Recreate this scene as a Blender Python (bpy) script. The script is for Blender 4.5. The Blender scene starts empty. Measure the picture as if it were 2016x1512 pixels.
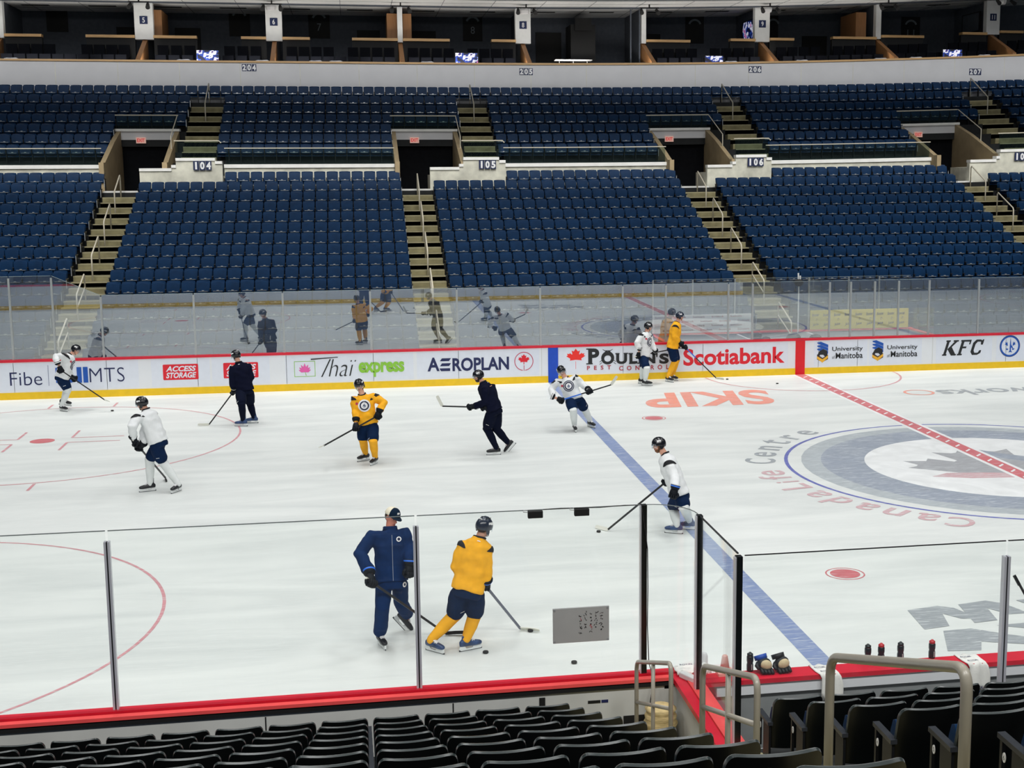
import bpy, bmesh, math, random, json
from mathutils import Vector, Matrix, noise
from mathutils.bvhtree import BVHTree
R = math.radians
random.seed(7)
SC = bpy.context.scene
COL = SC.collection
FT = 0.3048

# ------------------------------------------------------------------ camera
cam_d = bpy.data.cameras.new('camera')
cam = bpy.data.objects.new('camera', cam_d)
COL.objects.link(cam)
SC.camera = cam
YAW, PITCH, ROLL, FPX = 0.17072, -0.14314, -0.00498, 2575.88
cam.location = (-13.5555, -25.6327, 6.2880)
f_ = Vector((math.sin(YAW)*math.cos(PITCH), math.cos(YAW)*math.cos(PITCH), math.sin(PITCH)))
r_ = Vector((math.cos(YAW), -math.sin(YAW), 0))
u_ = r_.cross(f_)
r2 = math.cos(ROLL)*r_ + math.sin(ROLL)*u_
u2 = -math.sin(ROLL)*r_ + math.cos(ROLL)*u_
cam.matrix_world = Matrix((( r2.x, u2.x, -f_.x, cam.location.x), (r2.y, u2.y, -f_.y, cam.location.y),
                           (r2.z, u2.z, -f_.z, cam.location.z), (0, 0, 0, 1)))
cam_d.sensor_width = 36.0
cam_d.lens = FPX/2016*36.0
cam_d.shift_x = -136.88/2016
cam_d.shift_y = -46.45/2016
cam_d.clip_start = 0.1
cam_d.clip_end = 300

# ------------------------------------------------------------------ world, lamps, exposure
w = bpy.data.worlds.new('arena_air'); SC.world = w
w.use_nodes = True
w.node_tree.nodes['Background'].inputs[0].default_value = (0.55, 0.62, 0.70, 1)
w.node_tree.nodes['Background'].inputs[1].default_value = 0.10
vs = SC.view_settings
vs.view_transform = 'Standard'; vs.look = 'None'; vs.gamma = 1.0; vs.use_curve_mapping = False
vs.exposure = 0.0
SC.cycles.max_bounces = 10
SC.cycles.transparent_max_bounces = 16
SC.cycles.sample_clamp_indirect = 6.0

def area(name, loc, rot, sx, sy, power, color=(1, 1, 1), spread=180):
    d = bpy.data.lights.new(name, 'AREA'); d.shape = 'RECTANGLE'
    d.size = sx; d.size_y = sy; d.energy = power; d.color = color; d.spread = R(spread)
    o = bpy.data.objects.new(name, d); COL.objects.link(o)
    o.location = loc; o.rotation_euler = rot
    return o
for lx in (-30, -18, -6, 6, 18):
    for ly in (-9, 0, 9):
        area('rink_lamp', (lx, ly, 23), (0, 0, 0), 4.5, 3.0, 375, (1.0, 1.0, 0.99), 120)
for lx in (-26, -9, 8, 25):     # lamps of the catwalk that light the far stand
    area('stand_lamp', (lx, 12, 24), (R(17), 0, 0), 5, 2, 620, (1.0, 0.99, 0.96), 84)
area('fascia_fill_light', (-5, 20, 16.3), (R(69.6), 0, 0), 54, .3, 230, (1, 1, 1), 22)   # unseen long bar, added only to brighten the fascia
area('ledge_fill_light', (-5, 14, 14), (R(60.4), 0, 0), 54, .3, 225, (1, 1, .98), 20)  # second added unseen bar, lifts the ledge fronts and number blocks
for lx in (-24, -16, -8, 0):     # lamps over the near stand
    area('near_stand_lamp', (lx, -25, 17), (R(38), 0, 0), 4, 2, 560, (1.0, 0.98, 0.95), 130)

# ------------------------------------------------------------------ helpers
def lin(c):
    return tuple((v/12.92 if v <= 0.04045 else ((v+0.055)/1.055)**2.4) for v in c)
def rgb(r, g, b):
    return lin((r/255, g/255, b/255))
MATS = {}
def mat(name, col, rough=0.5, metal=0.0, spec=0.5, var=0.08, scale=6.0, bump=0.0, coat=0.0, stretch=(1, 1, 1), emit=0.0):
    if name in MATS: return MATS[name]
    m = bpy.data.materials.new(name); m.use_nodes = True
    nt = m.node_tree; N = nt.nodes; L = nt.links
    b = N['Principled BSDF']
    b.inputs['Roughness'].default_value = rough
    b.inputs['Metallic'].default_value = metal
    b.inputs['Specular IOR Level'].default_value = spec
    b.inputs['Coat Weight'].default_value = coat
    tc = N.new('ShaderNodeTexCoord'); mp = N.new('ShaderNodeMapping'); mp.inputs['Scale'].default_value = stretch
    L.new(tc.outputs['Object'], mp.inputs[0])
    nz = N.new('ShaderNodeTexNoise'); nz.inputs['Scale'].default_value = scale; nz.inputs['Detail'].default_value = 4
    L.new(mp.outputs[0], nz.inputs['Vector'])
    rp = N.new('ShaderNodeValToRGB')
    rp.color_ramp.elements[0].position = 0.3; rp.color_ramp.elements[1].position = 0.7
    rp.color_ramp.elements[0].color = (*[max(0, c*(1-var)) for c in col], 1)
    rp.color_ramp.elements[1].color = (*[min(1, c*(1+var)) for c in col], 1)
    L.new(nz.outputs['Fac'], rp.inputs[0]); L.new(rp.outputs[0], b.inputs['Base Color'])
    if bump:
        bp = N.new('ShaderNodeBump'); bp.inputs['Strength'].default_value = bump; bp.inputs['Distance'].default_value = 0.01
        L.new(nz.outputs['Fac'], bp.inputs['Height']); L.new(bp.outputs[0], b.inputs['Normal'])
    if emit:
        b.inputs['Emission Strength'].default_value = emit
        L.new(rp.outputs[0], b.inputs['Emission Color'])
    MATS[name] = m
    return m

def glass_mat(name, tint, refl, haze, hazecol=(0.75, 0.8, 0.85), graze=0.35):
    if name in MATS: return MATS[name]
    m = bpy.data.materials.new(name); m.use_nodes = True
    nt = m.node_tree; N = nt.nodes; L = nt.links
    N.remove(N['Principled BSDF'])
    out = N['Material Output']
    tr = N.new('ShaderNodeBsdfTransparent'); tr.inputs[0].default_value = (*tint, 1)
    gl = N.new('ShaderNodeBsdfGlossy'); gl.inputs['Roughness'].default_value = 0.01; gl.inputs[0].default_value = (0.95, 0.98, 1, 1)
    di = N.new('ShaderNodeBsdfDiffuse'); di.inputs[0].default_value = (*hazecol, 1)
    lw = N.new('ShaderNodeLayerWeight')
    pw = N.new('ShaderNodeMath'); pw.operation = 'POWER'; pw.inputs[1].default_value = 4.0; L.new(lw.outputs['Facing'], pw.inputs[0])
    fr = N.new('ShaderNodeMath'); fr.operation = 'MULTIPLY_ADD'; fr.inputs[1].default_value = graze; fr.inputs[2].default_value = 0.02; L.new(pw.outputs[0], fr.inputs[0])
    nz = N.new('ShaderNodeTexNoise'); nz.inputs['Scale'].default_value = 1.3; nz.inputs['Detail'].default_value = 6
    tc = N.new('ShaderNodeTexCoord'); L.new(tc.outputs['Object'], nz.inputs['Vector'])
    mx = N.new('ShaderNodeMath'); mx.operation = 'ADD'; mx.inputs[1].default_value = refl; mx.use_clamp = True
    L.new(fr.outputs[0], mx.inputs[0])
    m1 = N.new('ShaderNodeMixShader'); L.new(mx.outputs[0], m1.inputs[0]); L.new(tr.outputs[0], m1.inputs[1]); L.new(gl.outputs[0], m1.inputs[2])
    hz = N.new('ShaderNodeMath'); hz.operation = 'MULTIPLY'; hz.inputs[1].default_value = haze*2; hz.use_clamp = True
    L.new(nz.outputs['Fac'], hz.inputs[0])
    m2 = N.new('ShaderNodeMixShader'); L.new(hz.outputs[0], m2.inputs[0]); L.new(m1.outputs[0], m2.inputs[1]); L.new(di.outputs[0], m2.inputs[2])
    L.new(m2.outputs[0], out.inputs['Surface'])
    MATS[name] = m
    return m

def tag(o, label=None, cat=None, group=None, kind=None):
    if label: o['label'] = label
    if cat: o['category'] = cat
    if group: o['group'] = group
    if kind: o['kind'] = kind
    return o
def empty(name, loc, label=None, cat=None, group=None, rz=0.0, kind=None):
    o = bpy.data.objects.new(name, None); COL.objects.link(o)
    o.location = loc; o.rotation_euler = (0, 0, rz); o.empty_display_size = 0.1
    return tag(o, label, cat, group, kind)

def zoff(x, z):
    """the far stand climbs a little towards its right end"""
    if x < -9: return 0.0
    return 0.27*((x+9)/23.0)**2*max(0.0, (z-1.0)/5.9)

class MB:
    """collects geometry for ONE mesh object"""
    def __init__(s): s.v = []; s.f = []; s.m = []; s.mats = []
    def mi(s, m):
        if m not in s.mats: s.mats.append(m)
        return s.mats.index(m)
    def add(s, vs, fs, m):
        k = len(s.v); i = s.mi(m)
        s.v += [tuple(v) for v in vs]
        for f in fs: s.f.append(tuple(a+k for a in f)); s.m.append(i)
        return s
    def box(s, x0, x1, y0, y1, z0, z1, m, seg=0):
        n = max(1, int(abs(x1-x0)/seg)) if seg else 1
        xs = [x0+(x1-x0)*i/n for i in range(n+1)]
        vs = []
        for x in xs: vs += [(x, y0, z0), (x, y1, z0), (x, y1, z1), (x, y0, z1)]
        fs = [(0, 3, 2, 1)] if x1 > x0 else [(0, 1, 2, 3)]
        e = 4*n
        fs.append((e, e+1, e+2, e+3))
        for i in range(n):
            a = 4*i
            for q in range(4):
                b = (q+1) % 4
                fs.append((a+q, a+b, a+4+b, a+4+q))
        return s.add(vs, fs, m)
    def obox(s, c, ax, ay, az, m):
        """box centred c with half-axis vectors"""
        c = Vector(c); ax = Vector(ax); ay = Vector(ay); az = Vector(az)
        vs = [c+i*ax+j*ay+k*az for i in (-1, 1) for j in (-1, 1) for k in (-1, 1)]
        return s.add(vs, [(0, 1, 3, 2), (4, 6, 7, 5), (0, 4, 5, 1), (2, 3, 7, 6), (0, 2, 6, 4), (1, 5, 7, 3)], m)
    def bar(s, p, q, w, h, m, up=(0, 0, 1)):
        p = Vector(p); q = Vector(q); d = (q-p); l = d.length; d.normalize()
        sd = d.cross(Vector(up))
        if sd.length < 1e-4: sd = d.cross(Vector((1, 0, 0)))
        sd.normalize(); u = sd.cross(d)
        return s.obox((p+q)/2, d*l/2, sd*w/2, u*h/2, m)
    def tube(s, pts, r, m, seg=10, closed_ends=True):
        pts = [Vector(p) for p in pts]; n = len(pts)
        rs = r if isinstance(r, (list, tuple)) else [r]*n
        vs = []; prev = None
        for i, p in enumerate(pts):
            d = (pts[min(i+1, n-1)]-pts[max(i-1, 0)]).normalized()
            if prev is None:
                a = d.orthogonal().normalized()
            else:
                a = (prev-d*prev.dot(d))
                a = a.normalized() if a.length > 1e-5 else d.orthogonal().normalized()
            prev = a; b = d.cross(a)
            for k in range(seg):
                t = 2*math.pi*k/seg
                vs.append(p+(a*math.cos(t)+b*math.sin(t))*rs[i])
        fs = []
        for i in range(n-1):
            for k in range(seg):
                k2 = (k+1) % seg
                fs.append((i*seg+k, i*seg+k2, (i+1)*seg+k2, (i+1)*seg+k))
        if closed_ends:
            fs.append(tuple(range(seg-1, -1, -1))); fs.append(tuple((n-1)*seg+k for k in range(seg)))
        return s.add(vs, fs, m)
    def ell(s, c, ax, ay, az, m, nu=14, nv=9):
        c = Vector(c); ax = Vector(ax); ay = Vector(ay); az = Vector(az)
        vs = [c-az]; fs = []
        for j in range(1, nv):
            t = math.pi*j/nv-math.pi/2
            for i in range(nu):
                a = 2*math.pi*i/nu
                vs.append(c+(ax*math.cos(a)+ay*math.sin(a))*math.cos(t)+az*math.sin(t))
        vs.append(c+az); top = len(vs)-1
        for i in range(nu):
            i2 = (i+1) % nu
            fs.append((0, 1+i2, 1+i)); fs.append((top, 1+(nv-2)*nu+i, 1+(nv-2)*nu+i2))
            for j in range(nv-2):
                fs.append((1+j*nu+i, 1+j*nu+i2, 1+(j+1)*nu+i2, 1+(j+1)*nu+i))
        return s.add(vs, fs, m)
    def loft(s, secs, m, seg=18):
        """secs: (centre, half-vector a, half-vector b); closed at both ends"""
        vs = []; n = len(secs)
        for c, a, b in secs:
            c = Vector(c); a = Vector(a); b = Vector(b)
            for k in range(seg):
                t = 2*math.pi*k/seg
                vs.append(c+a*math.cos(t)+b*math.sin(t))
        fs = []
        for i in range(n-1):
            for k in range(seg):
                k2 = (k+1) % seg
                fs.append((i*seg+k, i*seg+k2, (i+1)*seg+k2, (i+1)*seg+k))
        fs.append(tuple(range(seg-1, -1, -1))); fs.append(tuple((n-1)*seg+k for k in range(seg)))
        return s.add(vs, fs, m)
    def lathe(s, c, prof, m, seg=20):
        c = Vector(c); vs = []; n = len(prof)
        for r, z in prof:
            for k in range(seg):
                t = 2*math.pi*k/seg
                vs.append(c+Vector((r*math.cos(t), r*math.sin(t), z)))
        fs = []
        for i in range(n-1):
            for k in range(seg):
                k2 = (k+1) % seg
                fs.append((i*seg+k, i*seg+k2, (i+1)*seg+k2, (i+1)*seg+k))
        fs.append(tuple(range(seg-1, -1, -1))); fs.append(tuple((n-1)*seg+k for k in range(seg)))
        return s.add(vs, fs, m)
    def poly(s, pts, m, thick=None):
        """flat polygon (list of 3-D points, any outline); triangulated"""
        from mathutils.geometry import tessellate_polygon
        P = [Vector(p) for p in pts]
        fs = tessellate_polygon([P])
        return s.add(P, [tuple(f) for f in fs], m)
    def build(s, name, parent=None, loc=None, smooth=False, warp=False, sub=0, bevel=0.0):
        me = bpy.data.meshes.new(name)
        vs = s.v
        if warp: vs = [(x, y, z+zoff(x, z)) for x, y, z in vs]
        o_loc = Vector((0, 0, 0))
        if loc is not None:
            o_loc = Vector(loc)
        base = o_loc.copy()
        if parent is not None and loc is None:
            p = parent
            base = Vector((0, 0, 0))
            while p is not None:
                base += Vector(p.location); p = p.parent
        vs = [(x-base.x, y-base.y, z-base.z) for x, y, z in vs]
        me.from_pydata(vs, [], s.f)
        for m in s.mats: me.materials.append(m)
        me.polygons.foreach_set('material_index', s.m)
        if smooth: me.polygons.foreach_set('use_smooth', [True]*len(me.polygons))
        me.validate(); me.update()
        bm = bmesh.new(); bm.from_mesh(me); bmesh.ops.recalc_face_normals(bm, faces=bm.faces); bm.to_mesh(me); bm.free()
        o = bpy.data.objects.new(name, me); COL.objects.link(o)
        if parent is not None: o.parent = parent
        else: o.location = o_loc
        if bevel:
            md = o.modifiers.new('bevel', 'BEVEL'); md.width = bevel; md.segments = 2; md.limit_method = 'ANGLE'
        return o

TMP = bpy.data.scenes.new('scratch')
def evaluated(o):
    TMP.collection.objects.link(o)
    TMP.view_layers[0].update()
    dg = TMP.view_layers[0].depsgraph
    me = bpy.data.meshes.new_from_object(o.evaluated_get(dg))
    TMP.collection.objects.unlink(o)
    return me
TXT = {}
def text2d(s, bold=0.0, shear=0.0, space=1.0):
    """text outline normalised to a 1 x 1 box: (verts, faces, aspect)"""
    key = (s, bold, shear, space)
    if key in TXT: return TXT[key]
    c = bpy.data.curves.new('t', 'FONT'); c.body = s; c.offset = bold; c.shear = shear; c.space_character = space
    c.resolution_u = 4
    o = bpy.data.objects.new('t', c)
    me = evaluated(o)
    vs = [(v.co.x, v.co.y) for v in me.vertices]; fs = [tuple(p.vertices) for p in me.polygons]
    bpy.data.objects.remove(o); bpy.data.meshes.remove(me); bpy.data.curves.remove(c)
    x0 = min(v[0] for v in vs); x1 = max(v[0] for v in vs); y0 = min(v[1] for v in vs); y1 = max(v[1] for v in vs)
    vs = [((x-x0)/(x1-x0), (y-y0)/(y1-y0)) for x, y in vs]
    TXT[key] = (vs, fs, (x1-x0)/(y1-y0))
    return TXT[key]
def put_text(mb, s, m, fn, bold=0.0, shear=0.0, space=1.0):
    """fn maps unit-box coordinates to 3-D"""
    vs, fs, a = text2d(s, bold, shear, space)
    mb.add([fn(x, y) for x, y in vs], fs, m)
ONES = 'first second third fourth fifth sixth seventh eighth ninth tenth eleventh twelfth thirteenth fourteenth fifteenth sixteenth seventeenth eighteenth nineteenth'.split()
TENS = {1: 'ten', 2: 'twent', 3: 'thirt', 4: 'fort', 5: 'fift', 6: 'sixt'}
def ordw(n):
    if n < 20: return ONES[n-1]
    t, u = divmod(n, 10)
    return TENS[t]+('ieth' if u == 0 else 'y-'+ONES[u-1])

# ------------------------------------------------------------------ materials
M_conc = mat('concrete_grey', rgb(216, 214, 198), 0.85, var=0.2, scale=2.5)
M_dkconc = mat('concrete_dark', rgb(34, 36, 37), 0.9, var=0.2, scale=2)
M_step = mat('step_concrete', rgb(104, 98, 74), 0.85, var=0.25, scale=3)
M_riser = mat('riser_concrete', rgb(150, 142, 106), 0.9, var=0.25, scale=3)
M_nose = mat('nosing_strip', rgb(176, 168, 132), 0.7, var=0.1)
M_ledge = mat('ledge_white', rgb(244, 243, 238), 0.7, var=0.06, scale=3)
M_fascia = mat('fascia_grey', rgb(214, 214, 216), 0.75, var=0.03, scale=1.5)
M_tan = mat('tan_wall', rgb(170, 150, 116), 0.8, var=0.12, scale=2)
M_wood = mat('maple_wood', rgb(205, 165, 112), 0.5, var=0.1, scale=2, stretch=(1, 1, 8))
M_woodp = mat('wood_panel', rgb(158, 112, 70), 0.55, var=0.12, scale=2, stretch=(8, 8, 1))
M_black = mat('flat_black', rgb(10, 11, 13), 0.7, var=0.2)
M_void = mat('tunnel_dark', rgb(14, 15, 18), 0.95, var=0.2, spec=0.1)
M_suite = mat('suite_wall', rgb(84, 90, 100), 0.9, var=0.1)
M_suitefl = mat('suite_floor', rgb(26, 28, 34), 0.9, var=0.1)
M_ceil = mat('ceiling_tile', rgb(226, 228, 228), 0.9, var=0.05)
M_white = mat('white_paint', rgb(226, 228, 228), 0.6, var=0.03)
M_metal = mat('satin_aluminium', rgb(196, 198, 200), 0.35, metal=0.7, var=0.05)
M_railw = mat('cream_rail', rgb(214, 206, 186), 0.4, var=0.04)
M_railn = mat('greige_tube', rgb(160, 155, 142), 0.32, var=0.05, spec=0.6)
M_blue = mat('seat_blue', rgb(9, 45, 80), 0.5, var=0.15, scale=4, spec=0.15)
M_seatblk = mat('seat_black', rgb(9, 13, 14), 0.33, var=0.15, scale=5, spec=0.5)
M_lip = mat('seat_rim_sheen', rgb(46, 54, 54), 0.3, var=0.1, spec=0.6)  # lighter copy of the shell black, the rim's highlight is in the colour
M_arm = mat('armrest_black', rgb(48, 51, 56), 0.25, var=0.1, spec=0.6)
M_frame = mat('seat_frame', rgb(12, 14, 18), 0.5, var=0.1)
M_palesteel = mat('pale_steel', rgb(205, 210, 215), 0.25, metal=0.5, var=0.03)
M_navyplate = mat('navy_plate', rgb(20, 36, 78), 0.6, var=0.05)
M_letterw = mat('letter_white', rgb(238, 238, 238), 0.6, var=0.02)
M_exit = mat('exit_red', rgb(214, 60, 60), 0.5, var=0.05, emit=0.4)
M_exitw = mat('exit_face', rgb(240, 190, 175), 0.5, var=0.05, emit=0.25)
M_board = mat('board_white', rgb(232, 235, 240), 0.42, var=0.03, scale=1.2)
M_boardback = mat('board_back_grey', rgb(200, 202, 198), 0.55, var=0.08, scale=1.6)
M_cap = mat('cap_red', rgb(214, 26, 52), 0.35, var=0.06)
M_capd = mat('cap_red_deep', rgb(190, 12, 40), 0.35, var=0.06)
M_capl = mat('cap_red_light', rgb(242, 84, 84), 0.4, var=0.05)
M_yellow = mat('kick_yellow', rgb(240, 196, 16), 0.4, var=0.05)
M_bline = mat('board_blue', rgb(16, 74, 190), 0.4, var=0.05)
M_rline = mat('board_red', rgb(224, 20, 32), 0.4, var=0.05)
M_glassF = glass_mat('far_glass', (0.96, 0.98, 0.98), 0.19, 0.03)
M_glassN = glass_mat('near_glass', (0.985, 0.995, 0.99), 0.0, 0.012)
M_glassS = glass_mat('guard_glass', (0.74, 0.82, 0.80), 0.0, 0.01, (0.2, 0.3, 0.3))
M_gedge = mat('glass_edge', rgb(165, 178, 176), 0.2, var=0.05)
M_gedgeN = mat('glass_edge_dark', rgb(120, 128, 128), 0.25, var=0.05)

def ice_mat(name, base, paint=False, scr=0.5):
    """ice with skate scratches; painted marks are veiled by the same frost"""
    m = bpy.data.materials.new(name); m.use_nodes = True
    N = m.node_tree.nodes; L = m.node_tree.links; b = N['Principled BSDF']
    b.inputs['Roughness'].default_value = 0.45; b.inputs['Specular IOR Level'].default_value = 0.35
    tc = N.new('ShaderNodeTexCoord')
    g = N.new('ShaderNodeNewGeometry')
    def nz(scale, sx, sy, rot, det=5):
        mp = N.new('ShaderNodeMapping'); mp.inputs['Scale'].default_value = (sx, sy, 1); mp.inputs['Rotation'].default_value = (0, 0, R(rot))
        L.new(g.outputs['Position'], mp.inputs[0])
        n = N.new('ShaderNodeTexNoise'); n.inputs['Scale'].default_value = scale; n.inputs['Detail'].default_value = det
        n.inputs['Distortion'].default_value = 1.4
        L.new(mp.outputs[0], n.inputs['Vector']); return n.outputs['Fac']
    def ramp(src, p0, p1, c0, c1):
        r = N.new('ShaderNodeValToRGB'); r.color_ramp.elements[0].position = p0; r.color_ramp.elements[1].position = p1
        r.color_ramp.elements[0].color = (*c0, 1); r.color_ramp.elements[1].color = (*c1, 1)
        L.new(src, r.inputs[0]); return r.outputs[0]
    def mix(f, a, bb):
        x = N.new('ShaderNodeMix'); x.data_type = 'RGBA'
        if isinstance(f, float): x.inputs[0].default_value = f
        else: L.new(f, x.inputs[0])
        for i, q in ((6, a), (7, bb)):
            if isinstance(q, tuple): x.inputs[i].default_value = (*q, 1)
            else: L.new(q, x.inputs[i])
        return x.outputs[2]
    ice_a, ice_b = rgb(214, 219, 217), rgb(234, 238, 235)
    broad = ramp(nz(0.55, 0.35, 1.6, 8), 0.3, 0.7, ice_a, ice_b)
    s1 = ramp(nz(6.0, 0.35, 4.5, 12), 0.55, 0.68, (0, 0, 0), (1, 1, 1))
    s2 = ramp(nz(7.0, 0.4, 5.0, -38), 0.58, 0.70, (0, 0, 0), (1, 1, 1))
    s3 = ramp(nz(6.0, 0.4, 5.5, 70), 0.60, 0.72, (0, 0, 0), (1, 1, 1))
    if not paint:
        for s, k in ((s1, .35), (s2, .3), (s3, .25)):
            mm = N.new('ShaderNodeMath'); mm.operation = 'MULTIPLY'; mm.inputs[1].default_value = k; L.new(s, mm.inputs[0])
            broad = mix(mm.outputs[0], broad, rgb(240, 243, 241))
        c = broad
    else:
        c = ramp(nz(1.1, 1, 1, 0), 0.3, 0.7, tuple(v*0.9 for v in base), tuple(min(1, v*1.1) for v in base))
        frost = rgb(224, 230, 231)
        c = mix(scr*0.4, c, frost)
        for s, k in ((s1, 0.8), (s2, 0.7), (s3, 0.6)):
            mm = N.new('ShaderNodeMath'); mm.operation = 'MULTIPLY'; mm.inputs[1].default_value = scr*k; L.new(s, mm.inputs[0])
            c = mix(mm.outputs[0], c, frost)
    L.new(c, b.inputs['Base Color'])
    return m
M_ice = ice_mat('ice', (0, 0, 0))
I_red = ice_mat('ice_paint_red', rgb(206, 62, 84), True, 0.8)
I_redc = ice_mat('ice_paint_red_strong', rgb(206, 40, 60), True, 0.45)
I_blue = ice_mat('ice_paint_blue', rgb(46, 92, 168), True, 0.7)
I_bluec = ice_mat('ice_paint_blue_line', rgb(38, 52, 170), True, 0.4)
I_navy = ice_mat('ice_paint_navy', rgb(74, 92, 128), True, 0.9)
I_grey = ice_mat('ice_paint_grey', rgb(140, 150, 158), True, 0.9)
I_dgrey = ice_mat('ice_paint_dark_grey', rgb(92, 100, 112), True, 0.9)
I_rose = ice_mat('ice_paint_rose', rgb(192, 70, 90), True, 1.2)
I_leaf = ice_mat('ice_paint_leaf', rgb(128, 126, 134), True, 0.8)
I_orange = ice_mat('ice_paint_orange', rgb(240, 112, 66), True, 0.6)
I_white = ice_mat('ice_paint_white', rgb(238, 240, 240), True, 0.3)

# ------------------------------------------------------------------ rink floor and its painted marks
floor = MB().box(-31, 31, -12.95, 12.95, -0.3, 0.0, M_ice).build('floor')
tag(floor, 'white scratched ice sheet of the rink', 'floor', kind='structure')
def mark(name, label, mb):
    o = mb.build(name, floor); o['label'] = label; return o
ZI = [0.0008]
def nextz():
    ZI[0] += 0.00015; return ZI[0]
def ring(mb, c, r0, r1, m, z, a0=0, a1=360, n=96):
    vs = []; fs = []
    for i in range(n+1):
        t = R(a0+(a1-a0)*i/n)
        vs += [(c[0]+r0*math.cos(t), c[1]+r0*math.sin(t), z), (c[0]+r1*math.cos(t), c[1]+r1*math.sin(t), z)]
        if i: fs.append((2*i-2, 2*i-1, 2*i+1, 2*i))
    mb.add(vs, fs, m)
def disc(mb, c, r, m, z, n=48):
    vs = [(c[0]+r*math.cos(2*math.pi*i/n), c[1]+r*math.sin(2*math.pi*i/n), z) for i in range(n)]
    mb.add(vs, [tuple(range(n))], m)
def rect(mb, x0, x1, y0, y1, m, z): mb.add([(x0, y0, z), (x1, y0, z), (x1, y1, z), (x0, y1, z)], [(0, 1, 2, 3)], m)
BW = 12.93
z = nextz(); mb = MB()
disc(mb, (0, 0), 4.23, I_grey, z); mark('centre_emblem_ring', 'grey outer ring of the centre ice emblem', mb)
z = nextz(); mb = MB(); disc(mb, (0, 0), 3.80, I_navy, z, 96); mark('centre_emblem_ring', 'navy ring of the centre ice emblem', mb)
z = nextz(); mb = MB(); disc(mb, (0, 0), 2.86, I_white, z, 96); mark('centre_emblem_disc', 'white disc of the centre ice emblem', mb)
LEAF = [(0, 1), (.14, .74), (.19, .72), (.33, .80), (.26, .42), (.30, .38), (.46, .55), (.51, .45), (.69, .49), (.63, .32), (.66, .27), (.75, .22),
        (.45, -.03), (.43, -.08), (.47, -.24), (.06, -.18), (.04, -.16), (.05, -.55), (0, -.55)]
def leaf_pts(stem=True):
    h = LEAF if stem else LEAF[:15]+[(.04, -.18), (0, -.18)]
    return [(x, y) for x, y in h]+[(-x, y) for x, y in reversed(h[1:-1])]
z = nextz(); mb = MB()
mb.poly([(x*2.75, (y-.18)*2.35, z) for x, y in leaf_pts(False)], I_leaf)
mark('centre_emblem_leaf', 'grey maple leaf of the centre ice emblem', mb)
z = nextz(); mb = MB()
mb.poly([(-1.9, -.75, z), (-1.15, -1.05, z), (.2, -1.2, z), (.3, -.85, z), (-.7, -.62, z), (-1.45, -.5, z)], I_rose)
mb.poly([(.1, 1.75, z), (.6, 1.0, z), (1.6, .1, z), (2.2, -.6, z), (1.3, -.3, z), (.3, .6, z), (-.2, 1.2, z)], I_navy)
mark('centre_emblem_aircraft', 'rose and navy aircraft strokes across the centre leaf', mb)
z = nextz(); mb = MB(); ring(mb, (0, 0), 4.52, 4.60, I_bluec, z); mark('centre_circle', 'thin blue centre circle', mb)
z = nextz(); mb = MB()
rect(mb, -0.26, 0.26, -BW, BW, I_white, z)
mark('centre_line_border', 'white border of the red centre line', mb)
z = nextz(); mb = MB(); rect(mb, -0.16, 0.16, -BW, BW, I_redc, z); mark('centre_line', 'red centre line', mb)
z = nextz(); mb = MB()
y = -12.6
while y < 12.6:
    mb.add([(-.09, y-.06, z), (.09, y+.12, z), (.09, y+.2, z), (-.09, y+.02, z)], [(0, 1, 2, 3)], I_white); y += 0.52
o = mark('centre_line_dashes', 'white dashes inside the red centre line', mb)
z = nextz(); mb = MB(); rect(mb, -26*FT, -25*FT, -BW, BW, I_blue, z); mark('blue_line', 'wide blue line left of centre', mb)
mb = MB(); rect(mb, 25*FT, 26*FT, -BW, BW, I_blue, z); mark('blue_line', 'wide blue line right of centre', mb)
for sx in (-1, 1):
    for sy in (-1, 1):
        c = (sx*20*FT, sy*22*FT)
        z = nextz(); mb = MB(); ring(mb, c, .285, .31, I_redc, z, n=48); disc(mb, c, .235, I_redc, z+.0002)
        mark('faceoff_dot', 'red neutral zone faceoff spot', mb)
        c = (sx*69*FT, sy*22*FT)
        z = nextz(); mb = MB(); ring(mb, c, 15*FT-.025, 15*FT+.025, I_red, z)
        disc(mb, c, .28, I_redc, z+.0002)
        for dx in (-1, 1):
            for dy in (-1, 1):
                a = c[0]+dx*.62; b = c[1]+dy*.28
                x0, x1 = sorted((a, a+dx*1.2)); rect(mb, x0, x1, b-.025, b+.025, I_red, z+.0003)
                y0, y1 = sorted((b, b+dy*.9)); rect(mb, a-.03, a+.03, y0, y1, I_red, z+.0004)
        for dy in (-1, 1):
            for dx in (-1, 1):
                x = c[0]+dx*.85; y0, y1 = sorted((c[1]+dy*15*FT, c[1]+dy*(15*FT+.6))); rect(mb, x-.03, x+.03, y0, y1, I_red, z+.0003)
        mark('faceoff_circle', 'thin red end zone faceoff circle', mb)
z = nextz(); mb = MB(); ring(mb, (0, 12.9), 10*FT-.03, 10*FT+.03, I_red, z, 180, 360, 48); mark('referee_crease', 'thin red half circle before the scorer', mb)
z = nextz(); mb = MB()
put_text(mb, 'SKIP', I_orange, lambda x, y: (-2.0-x*3.85, 10.45-y*2.35, z), 0.03, 0.25)
mark('ice_lettering', 'orange block lettering upside down near the far boards', mb)
z = nextz(); mb = MB()
put_text(mb, 'payworks', I_dgrey, lambda x, y: (7.4-x*4.65, 9.62-y*1.25, z), 0.015)
ring(mb, (2.2, 9.05), .36, .44, I_orange, z, n=40)
mark('ice_lettering', 'grey lettering with an orange ring upside down on ice', mb)
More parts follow.
